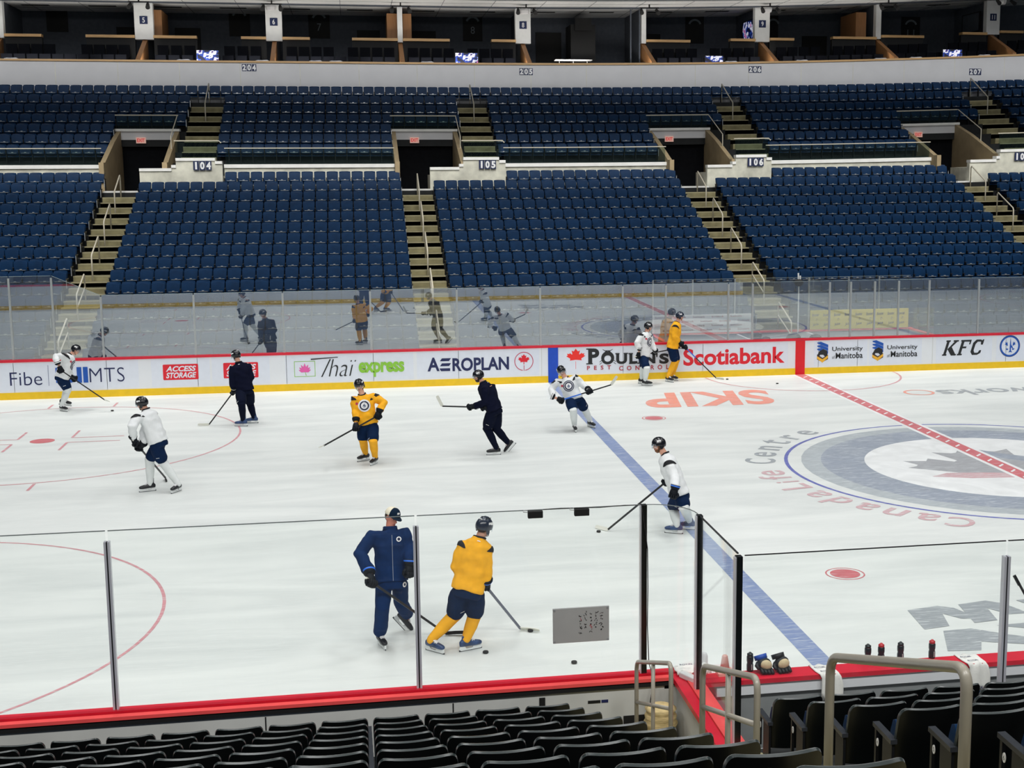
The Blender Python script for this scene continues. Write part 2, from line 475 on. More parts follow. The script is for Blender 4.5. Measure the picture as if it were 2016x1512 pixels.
def arc_text(s, a_start, a_end, r, h, m, label):
    z = nextz(); mb = MB(); n = len(s)
    for i, ch in enumerate(s):
        t = R(a_start+(a_end-a_start)*i/max(1, n-1))
        vs, fs, asp = text2d(ch, 0.012)
        hh = h*(1.35 if ch in 'CLdft' else 1.0); ww = min(hh*asp, h*1.0)
        out = Vector((math.cos(t), math.sin(t), 0)); tan = Vector((math.sin(t), -math.cos(t), 0))
        c = out*r+Vector((0, 0, z))
        mb.add([c+tan*((x-.5)*ww)+out*(y*hh) for x, y in vs], fs, m)
    mark('ice_lettering', label, mb)
arc_text('Canada', -125, -160, 4.78, .50, I_rose, 'red curved lettering around the centre circle, lower left')
arc_text('Life', -168, -182, 4.78, .50, I_rose, 'red curved lettering around the centre circle, left side')
arc_text('Centre', -195, -235, 4.78, .50, I_dgrey, 'grey curved lettering around the centre circle, upper left')
z = nextz(); mb = MB()
GZ = [0]
def gp(*p):
    GZ[0] += .0001
    mb.poly([(x, y, z+GZ[0]) for x, y in p], I_dgrey)
gp((-5.85, -8.52), (-5.35, -8.42), (-5.15, -8.55), (-4.98, -9.05), (-5.25, -9.0), (-5.42, -8.75), (-5.55, -9.25), (-5.95, -9.32))
gp((-5.02, -8.42), (-4.55, -8.33), (-4.35, -8.5), (-4.2, -8.95), (-4.5, -8.95), (-4.68, -8.65), (-4.78, -9.15), (-5.15, -9.2))
gp((-4.1, -8.4), (-3.4, -8.3), (-3.0, -8.6), (-3.2, -9.1), (-4.15, -9.15), (-4.05, -8.95), (-3.5, -8.9), (-3.45, -8.62), (-4.0, -8.65))
gp((-5.72, -9.42), (-5.3, -9.4), (-4.9, -9.72), (-4.6, -9.9), (-4.85, -10.1), (-5.4, -9.9), (-5.55, -10.2), (-6.0, -10.15))
gp((-4.9, -9.35), (-4.1, -9.3), (-3.4, -9.35), (-3.5, -9.75), (-4.1, -9.8), (-4.4, -9.6))
mark('ice_lettering', 'grey worn block mark on the ice near the bench', mb)

# ------------------------------------------------------------------ far boards
YB = 12.95
fb = empty('rink_boards', (0, YB, 0), 'long white rink boards with adverts along the far side', 'boards')
MB().box(-30, 30, YB, YB+.12, .2, 1.06, M_board).build('face_panel', fb)
MB().box(-30, 30, YB-.012, YB+.12, 0, .2, M_yellow).build('kick_plate', fb)['label'] = 'yellow kick plate'
MB().box(-30, 30, YB-.025, YB+.15, 1.06, 1.125, M_cap).build('cap_rail', fb)['label'] = 'red cap rail'
mb = MB()
for i in range(-12, 13):
    x = -0.62+i*2.5 if i else 0.6
    mb.box(x-.006, x+.006, YB-.003, YB, .21, 1.05, M_boardback)
mb.build('panel_seam', fb)
MB().box(-26*FT, -25*FT, YB-.016, YB, 0, 1.065, M_bline).build('blue_band', fb)['label'] = 'blue line band'
MB().box(-.5*FT, .5*FT, YB-.016, YB, 0, 1.13, M_rline).build('red_band', fb)['label'] = 'red line band'
A_navy = mat('ad_navy', rgb(24, 34, 84), .5, var=.03); A_blue = mat('ad_blue', rgb(20, 84, 178), .5, var=.03)
A_red = mat('ad_red', rgb(224, 24, 44), .5, var=.03); A_blk = mat('ad_black', rgb(28, 30, 34), .5, var=.03)
A_grn = mat('ad_green', rgb(140, 200, 60), .5, var=.03); A_pink = mat('ad_pink', rgb(232, 96, 172), .5, var=.05)
A_crim = mat('ad_crimson', rgb(196, 24, 74), .5, var=.03); A_ora = mat('ad_leaf_red', rgb(246, 46, 36), .5, var=.03)
A_dred = mat('ad_dark_red', rgb(176, 40, 56), .5, var=.03); A_gold = mat('ad_gold', rgb(238, 178, 48), .5, var=.05)
A_brn = mat('ad_brown', rgb(58, 38, 34), .5, var=.05); A_pale = mat('ad_white', rgb(226, 231, 242), .45, var=.02)
A_thin = mat('ad_line_blue', rgb(40, 60, 120), .5, var=.03)
class Ad:
    def __init__(s, label, x0, x1): s.label = label; s.mb = MB(); s.d = YB-.006; s.k = 0; s.mb.box(x0, x1, s.d+.003, YB, .24, 1.03, A_pale)
    def y(s): s.k += 1; return s.d-.0006*s.k
    def text(s, t, m, x0, x1, z0, z1, bold=0.0, shear=0.0, space=1.0):
        y = s.y(); put_text(s.mb, t, m, lambda u, v: (x0+u*(x1-x0), y, z0+v*(z1-z0)), bold, shear, space); return s
    def rect(s, m, x0, x1, z0, z1):
        y = s.y(); s.mb.add([(x0, y, z0), (x1, y, z0), (x1, y, z1), (x0, y, z1)], [(0, 1, 2, 3)], m); return s
    def poly(s, m, pts, cx=0, cz=0, k=1.0, kz=None):
        y = s.y(); kz = kz or k
        s.mb.poly([(cx+a*k, y, cz+b*kz) for a, b in pts], m); return s
    def ring(s, m, cx, cz, r0, r1, a0=0, a1=360):
        y = s.y(); n = 48; vs = []; fs = []
        for i in range(n+1):
            t = R(a0+(a1-a0)*i/n)
            vs += [(cx+r0*math.cos(t), y, cz+r0*math.sin(t)), (cx+r1*math.cos(t), y, cz+r1*math.sin(t))]
            if i: fs.append((2*i-2, 2*i-1, 2*i+1, 2*i))
        s.mb.add(vs, fs, m); return s
    def done(s):
        o = s.mb.build('printed_advert', fb); o['label'] = s.label; return o
def rrect(x0, x1, z0, z1, r):
    p = []
    for cx, cz, a in ((x1-r, z1-r, 0), (x0+r, z1-r, 90), (x0+r, z0+r, 180), (x1-r, z0+r, 270)):
        for i in range(5):
            t = R(a+i*22.5); p.append((cx+r*math.cos(t), cz+r*math.sin(t)))
    return p
a = Ad('white advert with thin navy lettering and two blue bars', -23.9, -19.75)
a.text('Fibe', A_navy, -23.23, -22.37, .40, .78, -0.008).rect(A_thin, -22.2, -22.19, .37, .96)
a.text('Be', A_blue, -22.0, -21.5, .44, .88, 0.03).rect(A_blue, -21.43, -21.30, .43, .88).rect(A_blue, -21.26, -21.13, .43, .88)
a.text('MTS', A_navy, -21.09, -20.14, .43, .84, -0.012, space=1.05).done()
for x0, lab in ((-19.08, 'white advert with a red storage plate, at the left'), (-17.40, 'white advert with a red storage plate behind the navy player')):
    a = Ad(lab, x0-.32, x0+1.3)
    a.poly(A_red, rrect(x0, x0+.98, .43, .88, .03))
    a.text('ACCESS', A_pale, x0+.08, x0+.92, .67, .83, 0.035, 0.25).text('STORAGE', A_pale, x0+.08, x0+.92, .48, .645, 0.035, 0.25).done()
a = Ad('white advert with pink lotus and green lettering', -15.65, -11.95)
for x0, x1, z0, z1 in ((-15.4, -14.8, .405, .42), (-15.4, -14.8, .85, .865), (-15.4, -15.385, .405, .865), (-14.815, -14.8, .405, .865)): a.rect(A_grn, x0, x1, z0, z1)
for k, (an, ln) in enumerate(((-70, .19), (-48, .22), (-25, .25), (0, .27), (25, .25), (48, .22), (70, .19))):
    c, s_ = math.cos(R(an)), math.sin(R(an))
    a.poly(A_pink, [(0, 0), (.045, .5*ln), (0, ln), (-.045, .5*ln)] if an == 0 else [(0, 0), (s_*ln*.5+c*.04, c*ln*.5-s_*.04), (s_*ln, c*ln), (s_*ln*.5-c*.04, c*ln*.5+s_*.04)], -15.1, .54)
a.poly(A_grn, [(0, 0), (.012, 0), (.05, -.1), (.03, -.1)], -15.1, .54)
a.text('haï', A_blk, -14.42, -13.62, .385, .90, -0.014, 0.3)
a.poly(A_blk, [(-.02, 0), (.02, 0), (.28, .52), (.24, .52)], -14.62, .385)
a.poly(A_blk, [(0, .0), (.78, .05), (.78, .07), (0, .035)], -14.92, .895)
a.text('express', A_grn, -13.55, -12.22, .34, .78, 0.035, space=.95).done()
a = Ad('white advert with wide dark lettering and a circled red leaf', -11.85, -8.2)
a.text('A', A_navy, -11.54, -11.18, .45, .86, 0.03)
for q in range(3):
    z0 = .445+q*.15; a.poly(A_navy, [(0, 0), (.27, 0), (.33, .085), (.06, .085)] if q else [(.03, 0), (.3, 0), (.3, .085), (-.02, .085)], -11.17, z0)
a.text('ROPLAN', A_navy, -10.80, -9.11, .43, .83, 0.03)
a.ring(A_crim, -8.66, .67, .265, .285, -82, 262).rect(A_crim, -8.665, -8.648, .38, .55)
a.poly(A_red, leaf_pts(), -8.66, .69, .235, .2).done()
a = Ad('white advert with red leaf, beetle and heavy serif lettering', -7.6, -4.0)
a.poly(A_ora, leaf_pts(False), -7.08, .72, .39, .29).rect(A_ora, -7.085, -7.075, .39, .62)
def serif(t, x0, x1, z0, z1, m=A_blk):
    a.text(t, m, x0, x1, z0, z1, 0.045)
def srf(x, z, w=.15): a.rect(A_blk, x-w/2, x+w/2, z-.018, z+.018)
serif('P', -6.70, -6.36, .53, 1.0); srf(-6.66, .535, .2); srf(-6.68, .985, .16)
serif('O', -6.30, -5.90, .50, .86); a.ring(A_blk, -6.10, .70, .16, .20)
for q in (-1, 1):
    a.poly(A_blk, [(.0, 0), (.11*q, .07), (.12*q, .09), (.0, .03)], -6.10+.04*q, .88)
    for zz in (.55, .62): a.poly(A_blk, [(0, 0), (.07*q, -.05), (.075*q, -.035), (0, .02)], -6.10+.18*q, zz)
a.poly(A_blk, [(-.1, 0), (0, .05), (.1, 0), (.06, .07), (-.06, .07)], -6.10, .86)
serif('U', -5.84, -5.50, .50, .83); srf(-5.80, .82, .13); srf(-5.54, .82, .13)
serif('L', -5.43, -5.18, .50, .82); srf(-5.39, .81, .14); srf(-5.34, .51, .2)
serif('I', -5.14, -5.06, .50, .82); srf(-5.10, .81, .16); srf(-5.10, .51, .16)
serif('N', -5.0, -4.62, .49, .80); srf(-4.96, .79, .15); srf(-4.66, .79, .13); srf(-4.96, .5, .13)
a.text("'", A_blk, -4.60, -4.55, .68, .80, .02)
serif('S', -4.50, -4.20, .47, .79)
a.text('PEST', A_dred, -6.74, -6.0, .345, .475, .02, space=2.2).text('CONTROL', A_dred, -5.75, -4.2, .30, .44, .02, space=2.2).done()
a = Ad('white advert with large rounded red bank lettering', -3.9, -.4)
a.text('Scotiabank', A_red, -3.74, -.50, .38, .90, 0.028).done()
for xs, lab in ((.55, 'white advert with bison shield and serif lettering by the red line'), (2.37, 'second white bison shield advert, right of the first')):
    a = Ad(lab, xs-.1, xs+1.65)
    for k in range(3): a.poly(A_blue, [(0, 0), (.36, -.14), (.36, -.05), (.12, .05), (0, .03)], xs, .92-.10*k+.04)
    a.poly(A_blk, [(.02, .0), (.08, .1), (.2, .16), (.33, .1), (.34, -.03), (.26, -.08), (.2, -.02), (.1, -.02), (.06, -.1)], xs, .62)
    a.poly(A_brn, [(.0, .06), (.18, -.06), (.36, .04), (.36, -.1), (.18, -.2), (.0, -.1)], xs, .56)
    a.poly(A_gold, [(.0, .08), (.18, -.02), (.36, .1), (.36, .02), (.18, -.13), (.0, .0)], xs, .48)
    a.text('University', A_blk, xs+.49, xs+1.5, .665, .84, 0.012).text('of', A_blk, xs+.49, xs+.58, .46, .56, 0.0).text('Manitoba', A_blk, xs+.61, xs+1.5, .46, .65, 0.015).done()
a = Ad('white advert with three slanted heavy black letters', 4.5, 6.4)
def slab(pts, x, z=.45, k=.49): a.poly(A_blk, [(p+q*.3, q) for p, q in pts], x, z, k)
slab([(0, 0), (.3, 0), (.3, .1), (.24, .1), (.24, .9), (.3, .9), (.3, 1), (0, 1), (0, .9), (.06, .9), (.06, .1), (0, .1)], 4.70)
slab([(.24, .42), (.62, 0), (.95, 0), (.95, .1), (.88, .1), (.5, .56), (.78, .9), (.86, .9), (.86, 1), (.5, 1), (.5, .9), (.58, .9)], 4.70)
slab([(0, 0), (.34, 0), (.34, .1), (.25, .1), (.25, .45), (.5, .45), (.5, .57), (.25, .57), (.25, .88), (.62, .88), (.62, .7), (.72, .7), (.72, 1), (0, 1), (0, .9), (.06, .9), (.06, .1), (0, .1)], 5.20)
slab([(.2, .0), (.55, 0), (.75, .12), (.75, .3), (.62, .3), (.55, .14), (.32, .14), (.22, .3), (.22, .7), (.32, .86), (.55, .86), (.6, .66), (.74, .66), (.74, 1), (.64, 1), (.62, .94), (.5, 1), (.2, 1), (.03, .8), (.03, .2)], 5.62)
a.done()
a = Ad('white advert with blue ringed aircraft and leaf roundel', 6.55, 7.6)
a.ring(A_blue, 7.01, .70, .285, .345).ring(A_navy, 7.01, .70, .335, .35)
a.poly(A_blue, [(0, 1), (.06, .4), (.1, .1), (.34, -.25), (.34, -.4), (.1, -.25), (.08, -.6), (.2, -.78), (.2, -.88), (0, -.8), (-.2, -.88), (-.2, -.78), (-.08, -.6), (-.1, -.25), (-.06, .4)], 7.03, .72, .26)
for q in (-1, 1):
    for p in ([(.3, .0), (.75, .25), (.6, .3), (.66, .5), (.45, .42), (.4, .6)], [(.25, -.3), (.6, -.3), (.5, -.45), (.3, -.5)]):
        a.poly(A_blue, [(x*q, y_) for x, y_ in p], 7.02, .70, .26)
a.done()
a = Ad('blank white advert panel past the roundel', 7.9, 12); a.done()

# ------------------------------------------------------------------ far stand: profile
def PV(i): return .002*i*i+.312*i+1.262          # seat hinge height of lower row i
def YR(i): return 14.6+.84*i
def FL(i): return PV(i)-.42                       # row floor
def PU(i): return 7.136+.431*i
def YU(i): return 28.5+.84*i
def FU(i): return PU(i)-.44
AISLE = [(-22.74, -21.42), (-11.72, -10.50), (-.70, .75), (10.98, 12.45)]
SIGN = ['104', '105', '106', '107']
BLK = [(-21.46, -18.43), (-10.58, -7.62), (.58, 3.28), (11.92, 14.95)]
VOM = [(-22.92, -20.55), (-11.90, -9.25), (-.92, 1.75), (10.55, 13.35)]
UA = [(-20.2, -18.85), (-8.98, -7.69), (2.55, 3.85), (14.6, 16.1)]
XL, XR = -30.0, 21.0
mb = MB()
for i in range(-1, 15):
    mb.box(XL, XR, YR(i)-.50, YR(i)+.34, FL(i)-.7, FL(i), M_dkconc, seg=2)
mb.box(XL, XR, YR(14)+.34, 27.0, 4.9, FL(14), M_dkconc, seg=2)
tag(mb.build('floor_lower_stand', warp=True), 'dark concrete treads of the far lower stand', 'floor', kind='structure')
mb = MB()
for i in range(7):
    cuts = [XL]
    if i <= 2:
        for a, b in VOM: cuts += [a+.1, b]
    cuts.append(XR)
    for a, b in zip(cuts[::2], cuts[1::2]):
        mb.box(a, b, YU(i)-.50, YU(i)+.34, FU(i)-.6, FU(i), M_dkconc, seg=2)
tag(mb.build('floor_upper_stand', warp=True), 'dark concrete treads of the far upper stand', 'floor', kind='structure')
def stairs(x0, x1, rows, Y, F, label, last=None):
    mb = MB()
    for i in rows:
        y = Y(i); h = (F(i+1)-F(i))/2
        for y0, y1, z in ((y-.50, y-.08, F(i)), (y-.08, y+.34, F(i)+h)):
            mb.box(x0, x1, y0, y1, z-.3, z+.012, M_riser)
            mb.box(x0, x1, y0+.05, y1, z+.012, z+.016, M_step)
            mb.box(x0, x1, y0-.004, y0+.05, z-.02, z+.018, M_nose)
    o = mb.build('stairs', warp=True)
    return tag(o, label, 'stairs', kind='structure')
for k, (a, b) in enumerate(AISLE):
    stairs(a+.03, b-.03, range(1 if k == 2 else -1, 14), YR, FL, 'worn concrete stairs running down beside sign '+SIGN[k])
for k, (a, b) in enumerate(UA):
    stairs(a, b, range(0, 6), YU, FU, 'upper concrete stairs climbing above sign '+SIGN[k])

# ------------------------------------------------------------------ far stand: seats
def seat_parts(near=False):
    """meshes of one folded seat, origin on the row floor, sitter facing -y"""
    nx, nz = (18, 12) if near else (4, 4)
    US = [-1, -.985, -.96, -.92, -.86, -.8, -.6, -.4, -.2, 0, .2, .4, .6, .8, .86, .92, .96, .985, 1] if near else [-1, -.5, 0, .5, 1]
    VS = [0, .2, .4, .6, .75, .84, .87, .90, .93, .955, .975, .99, 1] if near else [0, .3, .6, .91, 1]
    W2, Z0, Z1 = .215, .26, .75
    def back(t, push=0.0):
        vs = []
        for j in range(nz+1):
            for i in range(nx+1):
                u = US[i]; v = VS[j]
                uu = u; vv = v
                # rounded upper corners
                rad = .16 if near else .09
                if v > 1-rad and abs(u) > 1-.2:
                    du = (abs(u)-.8)/.2; dv = (v-(1-rad))/rad
                    l = math.hypot(du, dv)
                    if l > 0:
                        q = max(du, dv)/l
                        uu = math.copysign(.8+.2*du*q, u); vv = (1-rad)+rad*dv*q
                x = uu*W2*(.96+.04*vv); z = Z0+(Z1-Z0)*vv
                y = .05+.13*vv**1.3-.045*uu*uu+t
                vs.append((x, y, z))
        return vs
    f = back(0.0); r = back(.032 if near else .022)
    n = (nx+1)*(nz+1); mb = MB()
    fs = []
    for j in range(nz):
        for i in range(nx):
            a = j*(nx+1)+i
            fs.append((a, a+1, a+nx+2, a+nx+1))
    rim = [i for i in range(nx+1)]+[(j+1)*(nx+1)-1 for j in range(1, nz+1)]+[nz*(nx+1)+i for i in range(nx-1, -1, -1)]+[j*(nx+1) for j in range(nz-1, 0, -1)]
    shell = M_seatblk
    mb.add(f, fs, M_blue)
    mb.add(r, fs, shell)
    # lip of the shell, a little proud of both faces
    k = len(rim); lip = []
    for q in rim:
        a = Vector(f[q]); b = Vector(r[q]); lip += [a, (a+b)/2+Vector((a.x*.012, 0, .006 if a.z > .5 else 0)), b]
    lf = []
    for i in range(k):
        j = (i+1) % k
        lf += [(3*i, 3*j, 3*j+1, 3*i+1), (3*i+1, 3*j+1, 3*j+2, 3*i+2)]
    mb.add(lip, lf, M_lip if near else M_blue)
    bk = mb
    pan = MB()
    W = .17
    prof = [(-.02, .36), (-.07, .365), (-.10, .40), (-.09, .50), (-.055, .585), (-.02, .60), (.0, .57), (-.01, .45)]
    if not near:
        W = .207; prof = [(-.02, .36), (-.07, .365), (-.10, .40), (-.085, .54), (-.045, .68), (-.01, .69), (.01, .66), (-.01, .45)]
    k = len(prof)
    vs = []
    for x in (-W, -W*.6, 0, W*.6, W):
        dz = .03*(1-abs(x/W))
        vs += [(x, y, z+(dz if z > .6 else -dz*.5 if z < .45 else 0)) for y, z in prof]
    fs = []
    for i in range(4):
        for q in range(k):
            q2 = (q+1) % k
            fs.append((i*k+q, i*k+q2, (i+1)*k+q2, (i+1)*k+q))
    fs += [tuple(range(k)), tuple(4*k+q for q in range(k-1, -1, -1))]
    pan.add(vs, fs, M_blue)
    st = MB()
    st.box(-.237, -.217, -.06, .09, 0, .485, M_frame)
    st.box(-.247, -.207, -.20, .10, .485, .515, M_arm)
    st.box(-.237, -.217, -.17, -.05, .40, .485, M_frame)
    hg = MB()
    hg.box(-.035, .035, -.118, -.085, .418, .452, M_palesteel)  # pale bracket and bar also imitate the highlight along the folded pan's edge
    hg.box(-.15, .15, -.112, -.085, .408, .422, M_palesteel)
    en = MB()
    en.box(.217, .237, -.06, .09, 0, .485, M_frame)
    en.box(.204, .250, -.20, .10, .485, .515, M_arm)
    en.box(.216, .238, -.19, -.165, .20, .485, M_palesteel if not near else M_frame)
    return dict(backrest=bk, seat_pan=pan, armrest=st, hinge_glint=hg), en
def proto(parts, pre):
    out = {}
    for n, mb in parts.items():
        me = bpy.data.meshes.new(pre+n); me.from_pydata([tuple(v) for v in mb.v], [], mb.f)
        for m in mb.mats: me.materials.append(m)
        me.polygons.foreach_set('material_index', mb.m)
        if n in ('backrest', 'seat_pan'): me.polygons.foreach_set('use_smooth', [True]*len(me.polygons))
        me.update()
        bm = bmesh.new(); bm.from_mesh(me); bmesh.ops.recalc_face_normals(bm, faces=bm.faces); bm.to_mesh(me); bm.free()
        if n in ('backrest', 'seat_pan') and hasattr(me, 'set_sharp_from_angle'): me.set_sharp_from_angle(angle=R(40))
        out[n] = me
    return out
far_mb, far_end = seat_parts()
FARM = proto(far_mb, 'far_'); FARE = proto({'end_standard': far_end}, 'far_')
def place_seat(meshes, ends, loc, rz, label, group, last, sx=1.0):
    r = empty('stadium_seat', loc, label, 'seat', group, rz)
    for n, me in meshes.items():
        o = bpy.data.objects.new(n, me); COL.objects.link(o); o.parent = r
    if last:
        o = bpy.data.objects.new('end_standard', ends['end_standard']); COL.objects.link(o); o.parent = r
    return r
stuff = MB()
def stuff_seat(x, y, z, last, blocks, ca=1, sa=0):
    for mb in blocks+([far_end] if last else []):
        k = len(stuff.v)
        stuff.v += [(x+a*ca, y+b*ca, z+c) for a, b, c in mb.v]
        for f, m in zip(mb.f, mb.m):
            stuff.f.append(tuple(q+k for q in f)); stuff.m.append(stuff.mi(mb.mats[m]))
FAR = []     # (x, y, z, label, last)
def row(x0, x1, y, zf, rowname, frm, side, upper):
    n = max(1, int(round((x1-x0)/.4643))); p = (x1-x0)/n
    for j in range(n):
        x = x0+p*(j+.5)
        cnt = j+1 if side == 'right' else n-j
        lab = 'blue folded seat, %s row %s, %s %s of stairs beside sign %s' % (rowname, 'of upper stand' if upper else 'above far boards', ordw(cnt), side, frm)
        FAR.append((x, y, zf+zoff(x, zf), lab, j == n-1, upper))
for i in range(-1, 15):
    secs = [(-29.5, AISLE[0][0]), (AISLE[0][1], AISLE[1][0]), (AISLE[1][1], AISLE[2][0]), (AISLE[2][1], AISLE[3][0]), (AISLE[3][1], 20.5)]
    for k, (a, b) in enumerate(secs):
        if i == 14 and k > 0: a = BLK[k-1][1]+.05
        if i < 1:
            if k == 2: b = -4.45
            if k == 3: a = 4.6
        rn = ordw(i+2)
        if k == 0: row(a, b, YR(i), FL(i), rn, '104', 'left', False)
        else: row(a, b, YR(i), FL(i), rn, SIGN[k-1], 'right', False)
for i in range(7):
    edges = [-29.5]
    for k in range(4):
        if i == 6:
            m_ = (UA[k][0]+UA[k][1])/2; edges += [m_, m_]; continue
        vo = VOM[k] if i <= 2 else None
        if vo: edges += [vo[0]-.02, UA[k][1]+.02] if True else []
        else: edges += [UA[k][0]-.02, UA[k][1]+.02]
    edges.append(20.5)
    for q, (a, b) in enumerate(zip(edges[::2], edges[1::2])):
        row(a, b, YU(i), FU(i), ordw(i+1), SIGN[q-1] if q else '104', 'right' if q else 'left', True)
camv = Vector(cam.location)
def in_view(x, y, z):
    d = Vector((x, y, z+.5))-camv
    fz = d.dot(f_)
    u = 1008+136.9+FPX*d.dot(r2)/fz
    return -15 < u < 2031
FAR = [(s, (Vector(s[:3])-camv).length) for s in FAR]
vis = sorted([s for s in FAR if in_view(*s[0][:3])], key=lambda t: t[1])
def near_spots():
    out = []
    for i in range(-1, 10):
        for side, x0, n in ((-1, -11.64, 18), (1, -10.22, 12)):
            if side == 1 and i < 1: continue
            for j in range(n):
                x = x0+side*.475*(j+.5); y = -YR(i); z = FL(i)
                d = Vector((x, y, z+.6))-camv; fz = d.dot(f_)
                if fz < .5: continue
                u = 1144.9+FPX*d.dot(r2)/fz; v = 709.55-FPX*d.dot(u2)/fz
                if -120 < u < 2140 and v < 1620: out.append((side, i, j, x, y, z))
    return out
NEAR = near_spots()
pick = set(id(s) for s in vis[:300-len(NEAR)])
for s in FAR:
    x, y, z, lab, last, up = s[0]
    if id(s) in pick:
        place_seat(FARM, FARE, (x, y, z), 0, lab, 'blue folded seats of the far stand', last)
    else:
        stuff_seat(x, y, z, last, [far_mb['backrest'], far_mb['seat_pan'], far_mb['armrest'], far_mb['hinge_glint']])
so = stuff.build('stadium_seats', smooth=False)
so.data.polygons.foreach_set('use_smooth', [True]*len(so.data.polygons))
if hasattr(so.data, 'set_sharp_from_angle'): so.data.set_sharp_from_angle(angle=R(40))
tag(so, 'remaining rows of blue folded seats higher up the far stand', 'seats', kind='stuff')

# ------------------------------------------------------------------ ledges, number walls, tunnels, guards
segs = [(XL, VOM[0][0]), (BLK[0][1], VOM[1][0]), (BLK[1][1], VOM[2][0]), (BLK[2][1], VOM[3][0]), (BLK[3][1], XR)]
for k, (a, b) in enumerate(segs):
    mb = MB()
    mb.box(a, b, 26.98, 27.2, 5.4, 6.5, M_conc, seg=2)
    mb.box(a, b, 26.9, 27.22, 6.50, 6.64, M_ledge, seg=2)
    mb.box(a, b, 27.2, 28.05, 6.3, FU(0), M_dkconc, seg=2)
    tag(mb.build('wall_ledge', warp=True), 'pale ledge wall between the lower and upper far stand', 'wall', kind='structure')
    nm = 'left of sign 104' if k == 0 else 'right of sign '+SIGN[k-1]
    g = empty('guard_rail', ((a+b)/2, 27.06, 6.64), 'low glass guard with pale top rail on the ledge '+nm, 'guard rail', 'glass guards on the ledge')
    mb = MB(); mb.box(a+.05, b-.05, 27.05, 27.07, 6.64, 7.25, M_glassS, seg=2); mb.build('glass_panel', g, warp=True)
    mb = MB(); mb.box(a+.02, b-.02, 27.03, 27.09, 7.24, 7.275, M_railw, seg=2); mb.build('top_rail', g, warp=True)
def digits_sign(txt, x0, z0, y, w, h, label, zo=True):
    dz = zoff(x0, z0) if zo else 0
    g = empty('section_sign', (x0, y, z0+dz), label, 'sign', 'navy section number signs')
    mb = MB(); n = len(txt)
    for i in range(n): mb.box(x0+i*(w+.02), x0+i*(w+.02)+w, y-.02, y, z0+dz, z0+dz+h, M_navyplate)
    mb.build('plate', g)
    mb = MB()
    for i, ch in enumerate(txt):
        xx = x0+i*(w+.02)
        wd = .34 if ch == '1' else .78
        put_text(mb, ch, M_letterw, lambda u, v: (xx+w*(.5-wd/2)+u*w*wd, y-.024, z0+dz+h*.09+v*h*.82), .05)
    mb.build('lettering', g)
